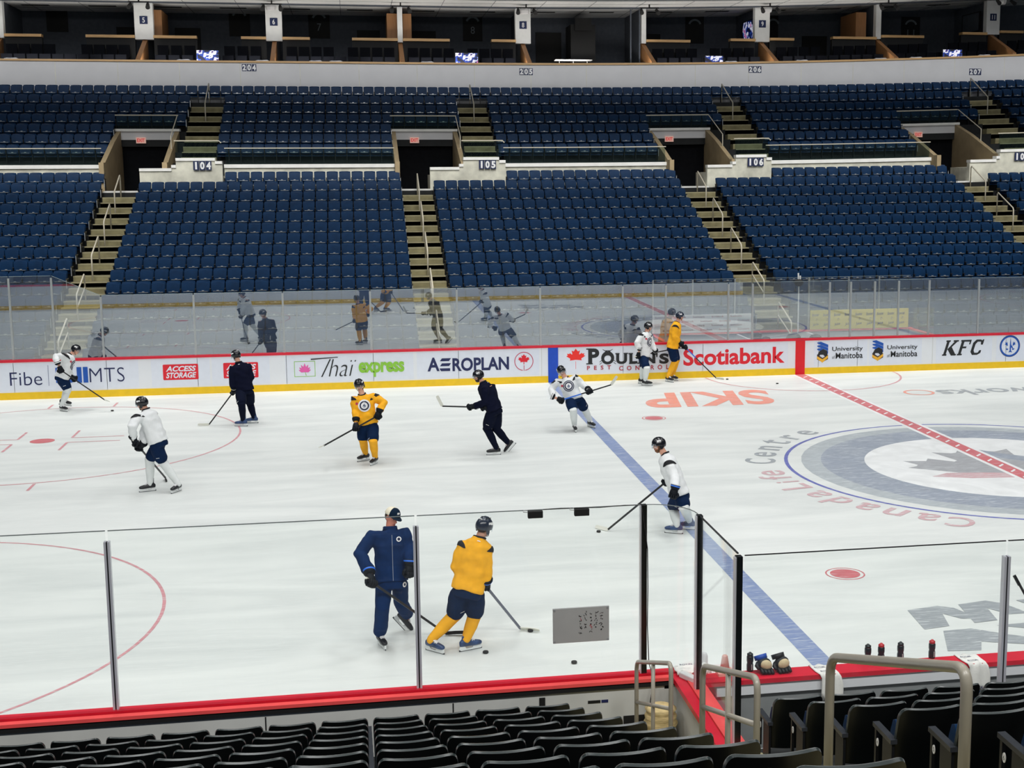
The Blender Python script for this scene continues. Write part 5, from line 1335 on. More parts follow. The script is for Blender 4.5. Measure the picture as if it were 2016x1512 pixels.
'p11': {'fR': [[-12.333, -8.99, 0.0], [-12.049, -8.892, 0.0]], 'fL': [[-12.769, -8.832, 0.0], [-12.557, -9.044, 0.0]], 'pel': [-12.217, -8.94, 0.852], 'neck': [-12.037, -8.776, 1.481], 'head': [-11.979, -8.753, 1.586], 'shR': [-11.983, -8.825, 1.332], 'elR': [-11.982, -8.909, 1.065], 'wrR': [-11.974, -8.948, 0.944], 'haR': [-11.941, -9.0, 0.799], 'right_ankle': [-12.248, -8.961, 0.17], 'shL': [-12.241, -8.781, 1.41], 'elL': [-12.351, -8.827, 1.124], 'wrL': [-12.257, -8.7, 0.904], 'haL': [-12.17, -8.716, 0.876], 'left_ankle': [-12.705, -8.896, 0.17], 'hipR': [-12.119, -8.957, 0.823], 'knR': [-12.11, -8.676, 0.385], 'hipL': [-12.315, -8.923, 0.841], 'knL': [-12.383, -8.723, 0.419], 'st0': [-12.105, -9.0, 1.051], 'st1': [-11.452, -8.325, 0.03], 'st2': [-11.198, -8.441, 0.051], 'face': [0.75, 0.65, -0.15]}}
ANK = dict(L='left_ankle', R='right_ankle')
M_skin = mat('skin', rgb(214, 160, 136), .55, var=.08, scale=14)
M_skinr = mat('skin_ruddy', rgb(206, 132, 110), .55, var=.1, scale=14)
M_hair = mat('hair_dark', rgb(52, 36, 28), .7, var=.2, scale=30)
M_beard = mat('beard_brown', rgb(120, 78, 48), .8, var=.25, scale=40)
M_lip = mat('lip', rgb(166, 92, 84), .5)
M_eye = mat('eye_dark', rgb(34, 26, 24), .3)
M_jw = mat('jersey_white', rgb(226, 229, 230), .85, var=.04, scale=9, bump=.6)
M_jy = mat('jersey_yellow', rgb(246, 176, 20), .85, var=.08, scale=9, bump=.6)
M_jn = mat('jersey_navy', rgb(9, 14, 36), .85, spec=.12, var=.12, scale=8, bump=.15)
M_tr = mat('tracksuit_navy', rgb(6, 40, 84), .8, spec=.12, var=.12, scale=8, bump=.5)
M_sh = mat('shorts_navy', rgb(9, 33, 66), .8, spec=.12, var=.14, scale=7, bump=.15)
M_sw = mat('sock_white', rgb(222, 227, 226), .9, var=.04, scale=10)
M_sy = mat('sock_yellow', rgb(240, 172, 30), .9, var=.07, scale=10)
M_sn = mat('sock_navy', rgb(9, 16, 36), .9, spec=.12, var=.1)
M_hel = mat('helmet_black', rgb(17, 20, 27), .22, var=.1, spec=.6)
M_heln = mat('helmet_navy', rgb(20, 32, 52), .22, var=.1, spec=.6)
M_bootk = mat('boot_black', rgb(22, 24, 30), .4, var=.2, scale=20)
M_bootb = mat('boot_blue', rgb(46, 70, 112), .35, var=.5, scale=9)
M_lace = mat('lace_white', rgb(214, 214, 216), .8)
M_hold = mat('blade_holder', rgb(228, 232, 232), .4, var=.03)
M_steel = mat('blade_steel', rgb(70, 74, 80), .3, metal=.8)
M_gl = mat('glove_shell', rgb(12, 18, 26), .6, spec=.2, bump=.3, scale=30, var=.15)
M_stick = mat('stick_black', rgb(20, 20, 24), .4); M_stickb = mat('stick_blue', rgb(40, 110, 220), .4); M_stickg = mat('stick_grey', rgb(96, 100, 116), .4)
M_tape = mat('tape_white', rgb(222, 222, 212), .8, var=.04); M_tapek = mat('tape_black', rgb(24, 24, 26), .8)
M_visor = glass_mat('visor', (.9, .93, .95), .02, .04)
M_puck = mat('puck_rubber', rgb(26, 28, 30), .7)
M_capn = mat('cap_navy', rgb(10, 32, 52), .85, spec=.15)
M_cream = mat('cap_cream', rgb(226, 220, 198), .85, var=.05)

def V(p): return Vector(p)
def remesh(mb, voxel, smooth_n, mats, wrinkle=0.0, seed=0.0):
    me = bpy.data.meshes.new('r'); me.from_pydata([tuple(v) for v in mb.v], [], mb.f); me.update()
    bm = bmesh.new(); bm.from_mesh(me); bmesh.ops.recalc_face_normals(bm, faces=bm.faces); bm.to_mesh(me); bm.free()
    o = bpy.data.objects.new('r', me)
    md = o.modifiers.new('r', 'REMESH'); md.mode = 'VOXEL'; md.voxel_size = voxel
    sm = o.modifiers.new('s', 'SMOOTH'); sm.factor = .5; sm.iterations = smooth_n
    out = evaluated(o)
    bpy.data.objects.remove(o); bpy.data.meshes.remove(me)
    if wrinkle:
        out.update(); ns = [v.normal.copy() for v in out.vertices]
        for v, n in zip(out.vertices, ns):
            p = v.co*5.0+Vector((seed, seed*.7, 0)); p.z *= 1.9
            q = v.co*13.0+Vector((seed, 0, 3)); q.z *= .8
            v.co += n*wrinkle*(noise.noise(p)+.55*noise.noise(q))
    out.materials.clear()
    for m in mats: out.materials.append(m)
    out.polygons.foreach_set('use_smooth', [True]*len(out.polygons)); out.update()
    return out
def to_obj(me, name, parent, base):
    me.transform(Matrix.Translation(-V(base))); me.name = name
    o = bpy.data.objects.new(name, me); COL.objects.link(o); o.parent = parent
    return o
def limb(mb, pts, m=M_skin, seg=14):
    """pts: (point, radius) chain with rounded ends"""
    P = [V(p) for p, r in pts]; rs = [r for p, r in pts]
    d0 = (P[0]-P[1]).normalized(); d1 = (P[-1]-P[-2]).normalized()
    ch = [P[0]+d0*rs[0]*.8, P[0]+d0*rs[0]*.45]+P+[P[-1]+d1*rs[-1]*.45, P[-1]+d1*rs[-1]*.8]
    rr = [rs[0]*.35, rs[0]*.82]+rs+[rs[-1]*.82, rs[-1]*.35]
    mb.tube(ch, rr, m, seg)
def patch(me, base, centre, normal, up, sx, sy, draw, name, parent, off=.009):
    """project flat art (draw: MB in the unit plane, x right y up) onto a garment mesh"""
    bvh = BVHTree.FromPolygons([v.co for v in me.vertices], [p.vertices for p in me.polygons])
    n = V(normal).normalized(); upv = (V(up)-n*V(up).dot(n)).normalized(); rt = upv.cross(n)
    c = V(centre)-V(base)
    out = MB(); out.mats = draw.mats; out.f = draw.f; out.m = draw.m
    for x, y, z in draw.v:
        o = c+rt*(x*sx)+upv*(y*sy)+n*.35
        hit = bvh.ray_cast(o, -n, .8)
        p = hit[0]+n*(off+z) if hit[0] else c+rt*(x*sx)+upv*(y*sy)
        out.v.append(tuple(p+V(base)))
    return out.build(name, parent)
def dgrid(mb, r, m, z=0.0, rings=4, n=20, sq=1.0):
    vs = [(0, 0, z)]; fs = []
    for j in range(1, rings+1):
        for i in range(n):
            t = 2*math.pi*i/n; vs.append((r*j/rings*math.cos(t), r*j/rings*math.sin(t)*sq, z))
    for i in range(n):
        i2 = (i+1) % n; fs.append((0, 1+i, 1+i2))
        for j in range(rings-1): fs.append((1+j*n+i, 1+(j+1)*n+i, 1+(j+1)*n+i2, 1+j*n+i2))
    mb.add(vs, fs, m)
def almond(mb, m):
    k = 9; w_ = 9; vs = []; fs = []
    for i in range(2*k+1):
        x = -1+i/k; h = max(.02, 1-x*x)**.7
        for q in range(w_): vs.append((x, (-.45+1.07*q/(w_-1))*h, 0))
        if i:
            for q in range(w_-1): fs.append(((i-1)*w_+q, i*w_+q, i*w_+q+1, (i-1)*w_+q+1))
    mb.add(vs, fs, m)
M_ckn = mat('crest_navy', rgb(26, 34, 66), .8); M_ckw = mat('crest_white', rgb(232, 232, 234), .8); M_ckg = mat('crest_grey', rgb(120, 130, 150), .8); M_ckr = mat('crest_red', rgb(190, 60, 80), .8); M_patch = mat('shoulder_patch', rgb(14, 15, 22), .85)
def crest_art(outer):
    d = MB(); dgrid(d, 1.0, outer, 0); dgrid(d, .84, M_ckw, .001); dgrid(d, .76, M_ckn, .0018); dgrid(d, .54, M_ckw, .003)
    d.add([(-.22, -.25, .0045), (.05, -.32, .0045), (.3, -.05, .0045), (.12, .1, .0045), (.08, .36, .0045), (-.06, .12, .0045), (-.28, .02, .0045)], [(0, 1, 6), (1, 2, 3), (1, 3, 5), (3, 4, 5), (1, 5, 6)], M_ckg)
    d.add([(-.2, .05, .006), (.02, .0, .006), (-.02, .24, .006)], [(0, 1, 2)], M_ckn)
    return d

def skate(parent, base, heel, toe, boot, ank, knee):
    """boot with lace panel, white blade holder and steel runner"""
    h, t = V(heel), V(toe); d = (t-h).normalized(); L = (t-h).length
    sh = V(ank)-(h*.7+t*.3); up = (Vector((0, 0, 1))-d*d.z)
    lean = sh-d*sh.dot(d)
    up = (up.normalized()*.6+lean.normalized()*.4).normalized(); s = d.cross(up).normalized(); up = s.cross(d)
    g = MB()
    def P(a, b, c=0): return h+d*(a*L)+up*b+s*c
    secs = []
    for a, b, hw, hh in ((-.04, .105, .02, .03), (.02, .11, .036, .045), (.22, .115, .042, .052), (.5, .105, .045, .046), (.78, .095, .047, .038), (.95, .09, .04, .030), (1.03, .088, .018, .016)):
        secs.append((P(a, b), s*hw, up*hh))
    g.loft(secs, boot, 14)
    kd = (V(knee)-V(ank)).normalized(); a0 = V(ank)
    limb(g, [(P(.18, .11), .048), (a0*.5+P(.24, .17)*.5, .054), (a0+kd*.035, .064)], boot)
    g.tube([a0-d*.045+kd*.0, a0-d*.062+kd*.10], [.03, .016], boot, 8)
    me = remesh(g, .011, 2, [boot])
    b = to_obj(me, 'skate', parent, base)
    lc = MB()
    for q in range(4):
        u = .32+.10*q; z = .185-.022*q
        lc.bar(P(u, z, -.03), P(u+.02, z, .03), .012, .01, M_lace, up)
    lc.loft([(P(.27, .2), s*.026, up*.012), (P(.66, .135), s*.03, up*.012)], M_lace, 8)
    lc.build('laces', b)
    hb = MB()
    for y in (-.012, .012):
        pass
    pts = [(-.02, .07), (.2, .07), (.27, .035), (.55, .035), (.63, .07), (1.0, .07), (1.02, .02), (.95, .012), (.02, .012), (-.06, .03)]
    vs = [P(a, z, -.011) for a, z in pts]+[P(a, z, .011) for a, z in pts]; n = len(pts)
    hb.add(vs, [tuple(range(n)), tuple(range(2*n-1, n-1, -1))]+[(q, q+n, (q+1) % n+n, (q+1) % n) for q in range(n)], M_hold)
    hb.build('blade_holder', b)
    rn = MB(); rn.bar(P(-.07, .012), P(1.04, .012), .005, .022, M_steel, up); rn.build('blade', b)
    return b
def glove(parent, base, wr, ha, axis, cuffm, palm=None):
    w, h = V(wr), V(ha); f = (h-w)
    if f.length < .02: f = Vector((0, 0, -1))
    f.normalize(); ax = V(axis).normalized()
    ax = ax if abs(ax.dot(f)) < .92 else f.orthogonal().normalized()
    ax = (ax-f*ax.dot(f)).normalized(); n = f.cross(ax).normalized()
    mb = MB(); K = 1.3
    # back of the hand and palm
    mb.loft([(h-f*.11, ax*.045*K, n*.036*K), (h-f*.05, ax*.055*K, n*.046*K), (h-f*.005, ax*.058*K, n*.046*K), (h+f*.035, ax*.052*K, n*.032*K)], M_gl, 14)
    me = remesh(mb, .011, 2, [M_gl])
    g = to_obj(me, 'glove', parent, base)
    for q in range(4):
        fb = MB(); o = h+ax*K*(-.042+.028*q); ln = (1.0, 1.08, 1.03, .88)[q]
        pts = [o+n*.032*K, o+f*.046*ln+n*.030*K, o+f*.064*ln-n*.004, o+f*.042*ln-n*.042, o+f*.008-n*.048]
        fb.tube(pts, [.022, .022, .021, .019, .014], M_gl, 8); fb.build('glove_finger', g, smooth=True)
    tb = MB(); o = h-ax*.05*K-f*.03
    tb.tube([o, o-ax*.022+f*.03-n*.012, o-ax*.008+f*.06-n*.032, o+ax*.012+f*.07-n*.04], [.025, .024, .021, .015], M_gl, 8); tb.build('glove_thumb', g, smooth=True)
    cf = MB(); c0 = w-f*.045
    cf.tube([c0, c0+f*.05, c0+f*.085], [.086, .080, .062], M_gl, 14); cf.build('cuff', g, smooth=True)
    cb = MB(); cb.tube([c0+f*.012, c0+f*.034], [.0875, .083], cuffm, 14); o = cb.build('cuff_band', g, smooth=True)
    return g

def figure(key, label, cat_label, jersey, shorts, sock, boot, cuff, helm=M_hel, crest=None, shoulder=True, beard=None, coach=False, ref=.016, seed=0.0, hem=0.0, stick=None):
    J = JN[key]; pel = V(J['pel']); base = Vector((pel.x, pel.y, 0))
    root = empty('person', base, label, 'person', 'skaters on the ice')
    neck = V(J['neck']); head = V(J['head'])
    shL, shR = V(J['shL']), V(J['shR']); lat = (shL-shR); lat.normalize()
    hipL, hipR = V(J['hipL']), V(J['hipR']); hl = (hipL-hipR).normalized()
    spine = (neck-pel).normalized()
    face = V(J['face']).normalized()
    fwd = lat.cross(Vector((0, 0, 1))).normalized()
    lat_o = (lat-spine*lat.dot(spine)).normalized(); fr = spine.cross(lat_o).normalized()     # chest direction (lat = left)
    fr = -fr if fr.dot(fwd) < 0 else fr
    hl_o = (hl-spine*hl.dot(spine)).normalized()
    T = (neck-pel).length
    # shoulder points widened to human breadth
    mid = (shL+shR)/2; wS = max((shL-shR).length/2, .17)
    # ---- hands on the stick
    st = None
    if stick:
        s0, s1, s2 = V(J['st0']), V(J['st1']), V(J['st2']); sd = (s1-s0).normalized(); st = (s0, s1, s2, sd)
        for s_ in 'RL':
            h = V(J['ha'+s_]); t = max(.05, min((h-s0).dot(sd), (s1-s0).length*.6)); p = s0+sd*t
            if (p-h).length < .26: J['ha'+s_] = p
    # ---- body: one continuous surface
    b = MB()
    b.loft([(pel-spine*.06, hl_o*.15, fr*.11), (pel+spine*.08, hl_o*.15, fr*.11), (pel+spine*T*.45, hl_o*.14, fr*.10), (pel+spine*T*.75, lat_o*.16, fr*.11), (mid-spine*.01, lat_o*.15, fr*.09), (neck, lat_o*.07, fr*.07)], M_skin, 18)
    limb(b, [(neck-spine*.06, .066), (neck+(head-neck)*.5, .061), (head, .06)])
    for s_, sh in (('L', shL), ('R', shR)):
        e, w_, h = V(J['el'+s_]), V(J['wr'+s_]), V(J['ha'+s_])
        limb(b, [(sh, .058), (e, .044), (w_, .032)])
        d = (h-w_).normalized() if (h-w_).length > .01 else (w_-e).normalized()
        a = d.orthogonal().normalized()
        b.loft([(w_, a*.028, d.cross(a)*.02), (w_+d*.05, a*.040, d.cross(a)*.018), (w_+d*.085, a*.038, d.cross(a)*.015)], M_skin, 10)
        for q in range(4):
            o = w_+d*.08+a*(-.030+.02*q); b.tube([o, o+d*(.03+.004*(q in (1, 2)))], [.010, .009], M_skin, 6)
        o = w_+d*.03-a*.034; b.tube([o, o-a*.014+d*.035], [.011, .009], M_skin, 6)
        hp, k, an = V(J['hip'+s_]), V(J['kn'+s_]), V(J[ANK[s_]])
        limb(b, [(hp, .085), ((hp+k)/2, .076), (k, .056)]); limb(b, [(k, .056), (k*.6+an*.4, .052), (an, .032)])
        ft = (V(J['f'+s_][1])-V(J['f'+s_][0])).normalized()
        limb(b, [(an-ft*.01, .030), (an+ft*.05-Vector((0, 0, .06)), .022)])
    # head
    zc = Vector((0, 0, 1)); tilt = (head-neck).normalized()
    hu = (tilt*.65+zc*.35).normalized(); hu = (hu-face*hu.dot(face)).normalized(); hr = face.cross(hu)
    H = head+hu*.02
    b.ell(H+hu*.035, hr*.076, face*.096, hu*.095, M_skin, 18, 12)
    b.ell(H-hu*.05+face*.022, hr*.056, face*.066, hu*.062, M_skin, 16, 10)
    b.ell(H-hu*.095+face*.058, hr*.026, face*.022, hu*.02, M_skin, 10, 8)
    b.ell(H-hu*.018+face*.100, hr*.015, face*.022, hu*.024, M_skin, 10, 8)
    b.tube([H+hu*.022+face*.092, H-hu*.02+face*.108], [.009, .014], M_skin, 8)
    b.loft([(H+hu*.035+face*.082-hr*.05, hu*.009, face*.012), (H+hu*.038+face*.094, hu*.010, face*.012), (H+hu*.035+face*.082+hr*.05, hu*.009, face*.012)], M_skin, 8)
    for q in (-1, 1): b.ell(H+hr*(q*.078)-face*.004, hr*.012, face*.022, hu*.032, M_skin, 8, 8)
    bm_ = remesh(b, .0115 if ref <= .014 else .0135, 2, [M_skinr if coach else M_skin])
    body = to_obj(bm_, 'body', root, base)
    for q in (-1, 1):
        mb = MB(); mb.ell(H+hr*(q*.033)+hu*.016+face*.086, hr*.013, face*.008, hu*.008, M_eye, 8, 6); mb.build('eye', body, smooth=True)
        mb = MB(); mb.loft([(H+hr*(q*.016)+hu*.037+face*.098, hu*.006, face*.005), (H+hr*(q*.052)+hu*.039+face*.088, hu*.005, face*.005)], M_hair, 6); mb.build('eyebrow', body)
    mb = MB(); mb.loft([(H-hu*.058-hr*.022+face*.082, hu*.004, face*.006), (H-hu*.056+face*.092, hu*.008, face*.007), (H-hu*.058+hr*.022+face*.082, hu*.004, face*.006)], M_lip, 8); mb.build('mouth', body, smooth=True)
    mb = MB(); mb.ell(H+hu*.02-face*.022, hr*.080, face*.086, hu*.085, M_hair, 14, 9); mb.build('hair', body, smooth=True)
    if beard:
        mb = MB(); mb.ell(H-hu*.075+face*.030, hr*.060, face*.060, hu*.045, beard, 14, 9); mb.ell(H-hu*.045+face*.088, hr*.03, face*.012, hu*.008, beard, 10, 6)
        for q in (-1, 1): mb.ell(H-hu*.03+hr*(q*.062)+face*.012, hr*.014, face*.03, hu*.045, beard, 8, 8)
        mb.build('beard', body, smooth=True)
    # ---- headwear
    if not coach:
        hm = MB(); nu, nv = 22, 11; vs = []; fs = []
        for j in range(nv+1):
            t = j/nv*math.pi*.66
            for i in range(nu):
                a = 2*math.pi*i/nu; ca, sa = math.cos(a), math.sin(a)
                cut = math.pi*(.53 if sa > .55 else .60 if sa > -.1 else .66)/(.66*math.pi)
                tt = t*min(1, cut)
                rx, ry, rz = .108, .128 if sa > 0 else .132, .122
                p = H+hu*.035+hr*(rx*math.sin(tt)*ca)+face*(ry*math.sin(tt)*sa)+hu*(rz*math.cos(tt))
                if abs(ca) < .35 and j < nv*.8: p += hu*.006
                vs.append(p)
        for j in range(nv):
            for i in range(nu):
                i2 = (i+1) % nu; fs.append((j*nu+i, j*nu+i2, (j+1)*nu+i2, (j+1)*nu+i))
        hm.add(vs, fs, helm); hel = hm.build('helmet', root, smooth=True)
        md = hel.modifiers.new('t', 'SOLIDIFY'); md.thickness = .012; md.offset = -1
        mb = MB()
        for q in (-1, 1):
            for u in (-.02, .035):
                vb = MB(); vb.obox(H+hu*.148+hr*(q*.045)+face*u, hr*.008, face*.018, hu*.003, M_frame); vb.build('helmet_vent', hel)
            mb = MB(); mb.loft([(H+hr*(q*.096)+hu*.0-face*.02, face*.04, hu*.03), (H+hr*(q*.098)-hu*.045-face*.015, face*.028, hu*.02)], helm, 10); mb.build('ear_guard', hel)
        mb = MB()
        for q in (-1, 1): mb.obox(H+hu*.085+hr*(q*.097)+face*.015, face*.038, hu*.016, hr*.004, M_letterw)
        mb.obox(H+hu*.128-face*.09, hr*.03, (hu*.7-face*.5).normalized()*.012, (face*-.7-hu*.5).normalized()*.003, M_letterw)
        mb.build('helmet_sticker', hel)
        mb = MB(); vs = []; fs = []
        for i in range(9):
            a = R(25+130*i/8)
            for zz in (.045, -.03): vs.append(H+hu*zz+hr*(.105*math.cos(a))+face*(.142*math.sin(a)-.004))
            if i: fs.append((2*i-2, 2*i, 2*i+1, 2*i-1))
        mb.add(vs, fs, M_visor); o = mb.build('visor', hel, smooth=True); md = o.modifiers.new('t', 'SOLIDIFY'); md.thickness = .003
        mb = MB(); mb.tube([H+hr*.09+face*.02-hu*.03, H+hr*.06+face*.045-hu*.09, H+face*.055-hu*.118, H-hr*.06+face*.045-hu*.09, H-hr*.09+face*.02-hu*.03], .006, M_frame, 6); mb.build('chin_strap', hel, smooth=True)
    else:
        hm = MB(); nu, nv = 22, 9; vs = []; fs = []
        for j in range(nv+1):
            t = j/nv*math.pi*.5
            for i in range(nu):
                a = 2*math.pi*i/nu
                vs.append(H+hu*.052+hr*(.092*math.sin(t)**.7*math.cos(a))+face*(.110*math.sin(t)**.7*math.sin(a))+hu*(.092*math.cos(t)))
        for j in range(nv):
            for i in range(nu):
                i2 = (i+1) % nu; fs.append((j*nu+i, j*nu+i2, (j+1)*nu+i2, (j+1)*nu+i))
        hm.add(vs, fs, M_cream); hm.mi(M_capn)
        hm.m = [1 if 1 <= (q % nu) < 10 else 0 for q in range(len(fs))]
        cap = hm.build('baseball_cap', root, smooth=True)
        md = cap.modifiers.new('t', 'SOLIDIFY'); md.thickness = .006; md.offset = 1
        mb = MB(); vs = []; fs = []
        for i in range(11):
            a = R(18+144*i/10); ca, sa = math.cos(a), math.sin(a)
            vs += [H+hu*.054+hr*(.092*ca)+face*(.106*sa), H+hu*(.046-.012*sa)+hr*(.092*ca)+face*(.106*sa+.075*sa**1.5)]
            if i: fs.append((2*i-2, 2*i-1, 2*i+1, 2*i))
        mb.add(vs, fs, M_capn); o = mb.build('cap_brim', cap, smooth=True); md = o.modifiers.new('t', 'SOLIDIFY'); md.thickness = .008
        mb = MB(); mb.obox(H+hu*.095+face*.102, hr*.018, hu*.022, face*.004, M_letterw); mb.build('cap_badge', cap)
    # ---- jersey
    j = MB(); lo = pel+spine*(-.03-hem); dn = -spine
    wid = 1.0
    j.loft([(lo, hl_o*.225, fr*.185), (lo+spine*.08, hl_o*.222, fr*.178), (pel+spine*T*.38, (hl_o+lat_o).normalized()*.212, fr*.165), (pel+spine*T*.66, lat_o*.225, fr*.172), (pel+spine*T*.83, lat_o*.205, fr*.155), (pel+spine*T*.92, lat_o*.155, fr*.125), (neck-spine*.015, lat_o*.095, fr*.09), (neck+spine*.012, lat_o*.078, fr*.078)], jersey, 24)
    for s_, sg in (('L', 1), ('R', -1)):
        sh = V(J['sh'+s_]); e, w_ = V(J['el'+s_]), V(J['wr'+s_])
        limb(j, [(neck*.8+sh*.2-spine*.085, .075), (neck*.4+sh*.6-spine*.07, .092), (sh-spine*.035, .096), (sh*.6+e*.4, .096), (e, .090), ((e+w_)/2, .086), (w_-(w_-e).normalized()*.02, .078)], jersey, 16)
    jm = remesh(j, ref, 3, [jersey], .02, seed)
    jo = to_obj(jm, 'jersey' if not coach else 'jacket', root, base)
    # collar
    mb = MB(); cp = []
    for i in range(15):
        a = 2*math.pi*i/14; cp.append(neck+spine*.010+lat_o*(.076*math.cos(a))+fr*(.076*math.sin(a))-spine*(.035*max(0, math.sin(a))))
    if coach:
        up_ = neck+spine*.028
        mb.loft([(neck-spine*.03, lat_o*.105, fr*.10), (neck+spine*.02, lat_o*.088, fr*.085), (up_, lat_o*.084, fr*.082)], jersey, 20)
    mb.tube(cp, .016 if not coach else .022, M_patch if not coach else jersey, 8, False); mb.build('collar', jo, smooth=True)
    if shoulder:
        for s_, sg in (('L', 1), ('R', -1)):
            sh = V(J['sh'+s_]); e = V(J['el'+s_])
            nrm = (lat_o*sg*.85+spine*.55).normalized()
            d = MB(); almond(d, M_patch)
            axis = (e-sh).normalized()
            patch(jm, base, sh+lat_o*sg*.05-spine*.01, (lat_o*sg*.9+spine*.45).normalized(), spine-lat_o*sg*.4, .12, .085, d, 'shoulder_patch', jo)
    if crest is not None:
        patch(jm, base, pel+spine*T*.60, fr+spine*.02, spine, .135, .135, crest_art(crest), 'crest', jo)
        d = MB(); dgrid(d, 1, M_ckr, 0, 2, 10); patch(jm, base, pel+spine*T*.72-lat_o*.15, fr, spine, .03, .03, d, 'chest_badge', jo)
    d = MB(); d.add([(-1, -.4, 0), (1, -.4, 0), (.9, .5, 0), (-.9, .5, 0)], [(0, 1, 2, 3)], M_letterw)
    patch(jm, base, neck-spine*.07-fr*.05, -fr+spine*.35, spine, .022, .014, d, 'neck_tag', jo)
    if coach:
        d = MB(); dgrid(d, 1, M_ckw, 0); dgrid(d, .6, M_ckn, .002); patch(jm, base, pel+spine*T*.78+lat_o*.11, fr, spine, .034, .034, d, 'chest_badge', jo)
        d = MB(); n = 16
        for i in range(n): d.add([(-1, -1+2*i/n, 0), (1, -1+2*i/n, 0), (1, -1+2*(i+1)/n, 0), (-1, -1+2*(i+1)/n, 0)], [(0, 1, 2, 3)], M_ckg)
        patch(jm, base, pel+spine*T*.42+lat_o*.02, fr, spine, .004, .30, d, 'zip', jo)
    # ---- shorts or track trousers
    p = MB()
    p.loft([(pel-spine*.13, hl_o*.17, fr*.145), (pel-spine*.07, hl_o*.20, fr*.165), (pel+spine*.03, hl_o*.185, fr*.145)], shorts, 20)
    for s_ in 'LR':
        hp, k, an = V(J['hip'+s_]), V(J['kn'+s_]), V(J[ANK[s_]])
        if coach: limb(p, [(hp*.8+k*.2, .115), ((hp+k)/2, .11), (k, .098), (k*.5+an*.5, .095), (an+Vector((0, 0, .03)), .092)], shorts, 16)
        else: limb(p, [(hp*.8+k*.2, .130), (hp*.55+k*.45, .134), (hp*.14+k*.86, .126)], shorts, 16)
    pm = remesh(p, ref, 2, [shorts], .007, seed+3)
    po = to_obj(pm, 'trousers' if coach else 'hockey_shorts', root, base)
    if coach:
        d = MB(); dgrid(d, 1, M_ckw, 0); dgrid(d, .5, M_ckn, .002); patch(pm, base, V(J['hipL'])-spine*.06+hl_o*.05, fr+hl_o*.2, spine, .032, .036, d, 'hip_badge', po)
    else:
        d = MB(); d.add([(-1, -.35, 0), (1, -.35, 0), (1, .35, 0), (-1, .35, 0)], [(0, 1, 2, 3)], M_letterw)
        hp, k = V(J['hipL']), V(J['knL']); patch(pm, base, hp*.25+k*.75, (hl_o if hl_o.y < 0 else -hl_o)*.5-Vector((0, 1, 0))*.6, (hp-k), .035, .012, d, 'shorts_label', po)
    # ---- socks, skates
    for s_ in 'LR':
        k, an = V(J['kn'+s_]), V(J[ANK[s_]]); hp = V(J['hip'+s_])
        if not coach:
            s = MB(); ax = (an-k).normalized(); kn_f = fr*.012
            limb(s, [(k-(k-hp).normalized()*.06, .098), (k+kn_f, .098), (k*.8+an*.2, .090), (k*.5+an*.5, .088), (k*.22+an*.78, .072), (an, .062), (an*1.06-k*.06, .055)], sock, 16)
            sm = remesh(s, ref*.9, 2, [sock], .004, seed+5); to_obj(sm, 'sock', root, base)
        skate(root, base, J['f'+s_][0], J['f'+s_][1], boot, an, k)
    # ---- gloves
    for s_ in 'LR':
        ax = st[3] if st else lat
        glove(root, base, J['wr'+s_], J['ha'+s_], ax, cuff)
    return root, st
def hockey_stick(st, label, shaft, blade_m, tip_split=None, butt=M_tape):
    s0, s1, s2, sd = st
    g = empty('hockey_stick', (s1.x, s1.y, max(0, min(s1.z, s2.z)-.03)), label, 'hockey stick', 'hockey sticks in the players\' hands')
    s0 = s0-sd*.05
    mb = MB()
    if tip_split: mb.bar(s0, s0.lerp(s1, .45), .022, .030, tip_split); mb.bar(s0.lerp(s1, .45), s1, .022, .030, shaft)
    else: mb.bar(s0, s1, .022, .030, shaft)
    mb.build('shaft', g)
    mb = MB(); mb.bar(s0-sd*.004, s0+sd*.13, .026, .034, butt); mb.build('butt_tape', g)
    bd = (s2-s1); bl = bd.length; bd.normalize()
    nrm = sd.cross(bd).normalized() if sd.cross(bd).length > .05 else Vector((0, -1, 0))
    upb = nrm.cross(bd).normalized()
    if upb.dot(sd) > 0: upb = -upb
    mb = MB(); vs = []; n = 8
    for i in range(n+1):
        t = i/n; c = s1+bd*(bl*t)+nrm*(.022*t*t); hh = .034-.008*(t > .9)-.006*(t < .05)
        for s_, zz in ((-1, -1), (1, -1), (1, 1), (-1, 1)): vs.append(c+nrm*(.005*s_)+upb*(hh*zz))
    fs = [(0, 1, 2, 3), (4*n+3, 4*n+2, 4*n+1, 4*n)]+[(4*i+q, 4*i+4+q, 4*i+4+(q+1) % 4, 4*i+(q+1) % 4) for i in range(n) for q in range(4)]
    mb.add(vs, fs, blade_m); mb.build('blade', g)
    return g
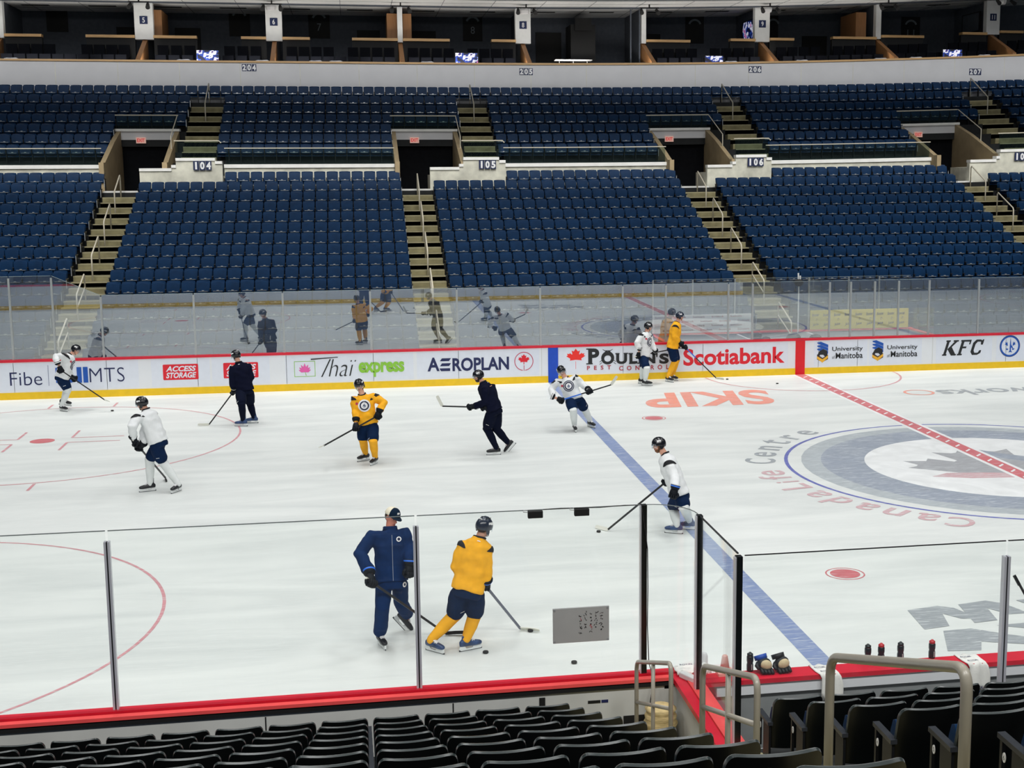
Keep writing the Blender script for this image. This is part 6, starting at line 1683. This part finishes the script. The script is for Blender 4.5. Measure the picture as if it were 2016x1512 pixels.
P = [
 ('p1', 'person in white jersey bending low beside the far boards at the left', dict(jersey=M_jw, shorts=M_sh, sock=M_sw, boot=M_bootk, cuff=M_letterw, crest=M_ckn, ref=.017), M_stick, M_tape, None, 'black hockey stick held low by the bending white player at far left'),
 ('p2', 'person in white jersey and navy shorts skating left, seen from behind', dict(jersey=M_jw, shorts=M_sh, sock=M_sw, boot=M_bootk, cuff=M_gl, ref=.016), M_stick, M_tapek, None, 'dark hockey stick trailing behind the white player at left'),
 ('p3', 'person in all navy gear standing with back turned near red advert', dict(jersey=M_jn, shorts=M_sn, sock=M_sn, boot=M_bootb, cuff=M_letterw, shoulder=False, ref=.016), M_stick, M_tape, None, 'black stick with pale blade held by the navy player facing the boards'),
 ('p4', 'person in yellow jersey with round crest standing and facing the camera', dict(jersey=M_jy, shorts=M_sh, sock=M_sy, boot=M_bootk, cuff=M_gl, crest=M_ckw, ref=.015), M_stick, M_tape, None, 'thin black stick held across by the yellow player facing the camera'),
 ('p5', 'bearded person in all navy gear striding left with stick held level', dict(jersey=M_jn, shorts=M_sn, sock=M_sn, boot=M_bootk, cuff=M_letterw, shoulder=False, beard=M_hair, ref=.015), M_stick, M_tape, None, 'black stick held level with white blade turned up'),
 ('p6', 'person in white jersey leaning sideways on the blue line, facing the camera', dict(jersey=M_jw, shorts=M_sh, sock=M_sw, boot=M_bootk, cuff=M_letterw, crest=M_ckn, ref=.016), M_stick, M_tape, M_stickb, 'blue and black stick raised to the right on the blue line'),
 ('p7', 'person in white jersey standing by the boards left of the yellow player', dict(jersey=M_jw, shorts=M_sh, sock=M_sw, boot=M_bootk, cuff=M_letterw, crest=M_ckn, ref=.017), M_stick, M_tapek, None, 'dark stick held level by the white player at the boards'),
 ('p8', 'tall person in yellow jersey standing against the far boards', dict(jersey=M_jy, shorts=M_sh, sock=M_sy, boot=M_bootk, cuff=M_letterw, helm=M_heln, ref=.017), M_stick, M_tape, M_stickb, 'black stick with violet grip reaching the ice before the bank advert'),
 ('p9', 'bearded person in white jersey gliding left over the blue line', dict(jersey=M_jw, shorts=M_sh, sock=M_sw, boot=M_bootb, cuff=M_stickb, beard=M_beard, ref=.014), M_stick, M_tape, None, 'black stick with white blade touching a puck near the corner post'),
 ('p10', 'person in navy tracksuit and cap looking down, nearest left on the ice', dict(jersey=M_tr, shorts=M_tr, sock=M_sn, boot=M_bootk, cuff=M_stickb, coach=True, shoulder=False, ref=.013), M_stick, M_tapek, None, 'dark patterned stick held low by the person in navy tracksuit'),
 ('p11', 'person in yellow jersey seen from behind, nearest on the ice', dict(jersey=M_jy, shorts=M_sh, sock=M_sy, boot=M_bootb, cuff=M_stickb, helm=M_heln, ref=.013), M_stickg, M_tape, None, 'grey stick with white blade held by the nearest yellow player'),
]
for n, (k, lab, kw, shaft, bl, split, slab_) in enumerate(P):
    r0, st = figure(k, lab, None, seed=n*2.3, stick=True, **kw)
    hockey_stick(st, slab_, shaft, bl, split)
for x, y, lab in ((-10.92, -9.67, 'black puck on the ice below the whiteboard'), (-20.09, 10.53, 'black puck on the ice right of the bending white player'), (-1.27, 11.31, 'black puck lying left of the red line near the far boards'),
        (-2.50, 12.40, 'black puck at the blade before the bank advert'), (-9.47, -3.62, 'black puck at the white blade near the corner post'), (-11.32, -8.40, 'black puck at the blade of the nearest yellow player'), (-12.01, -9.1, 'black puck beside the skate of the nearest yellow player')):
    tag(MB().lathe((x, y, .006), [(.034, 0), (.038, .004), (.038, .021), (.034, .025)], M_puck, 20).build('puck', loc=(x, y, .006)), lab, 'puck', 'pucks on the ice')
bpy.data.scenes.remove(TMP)
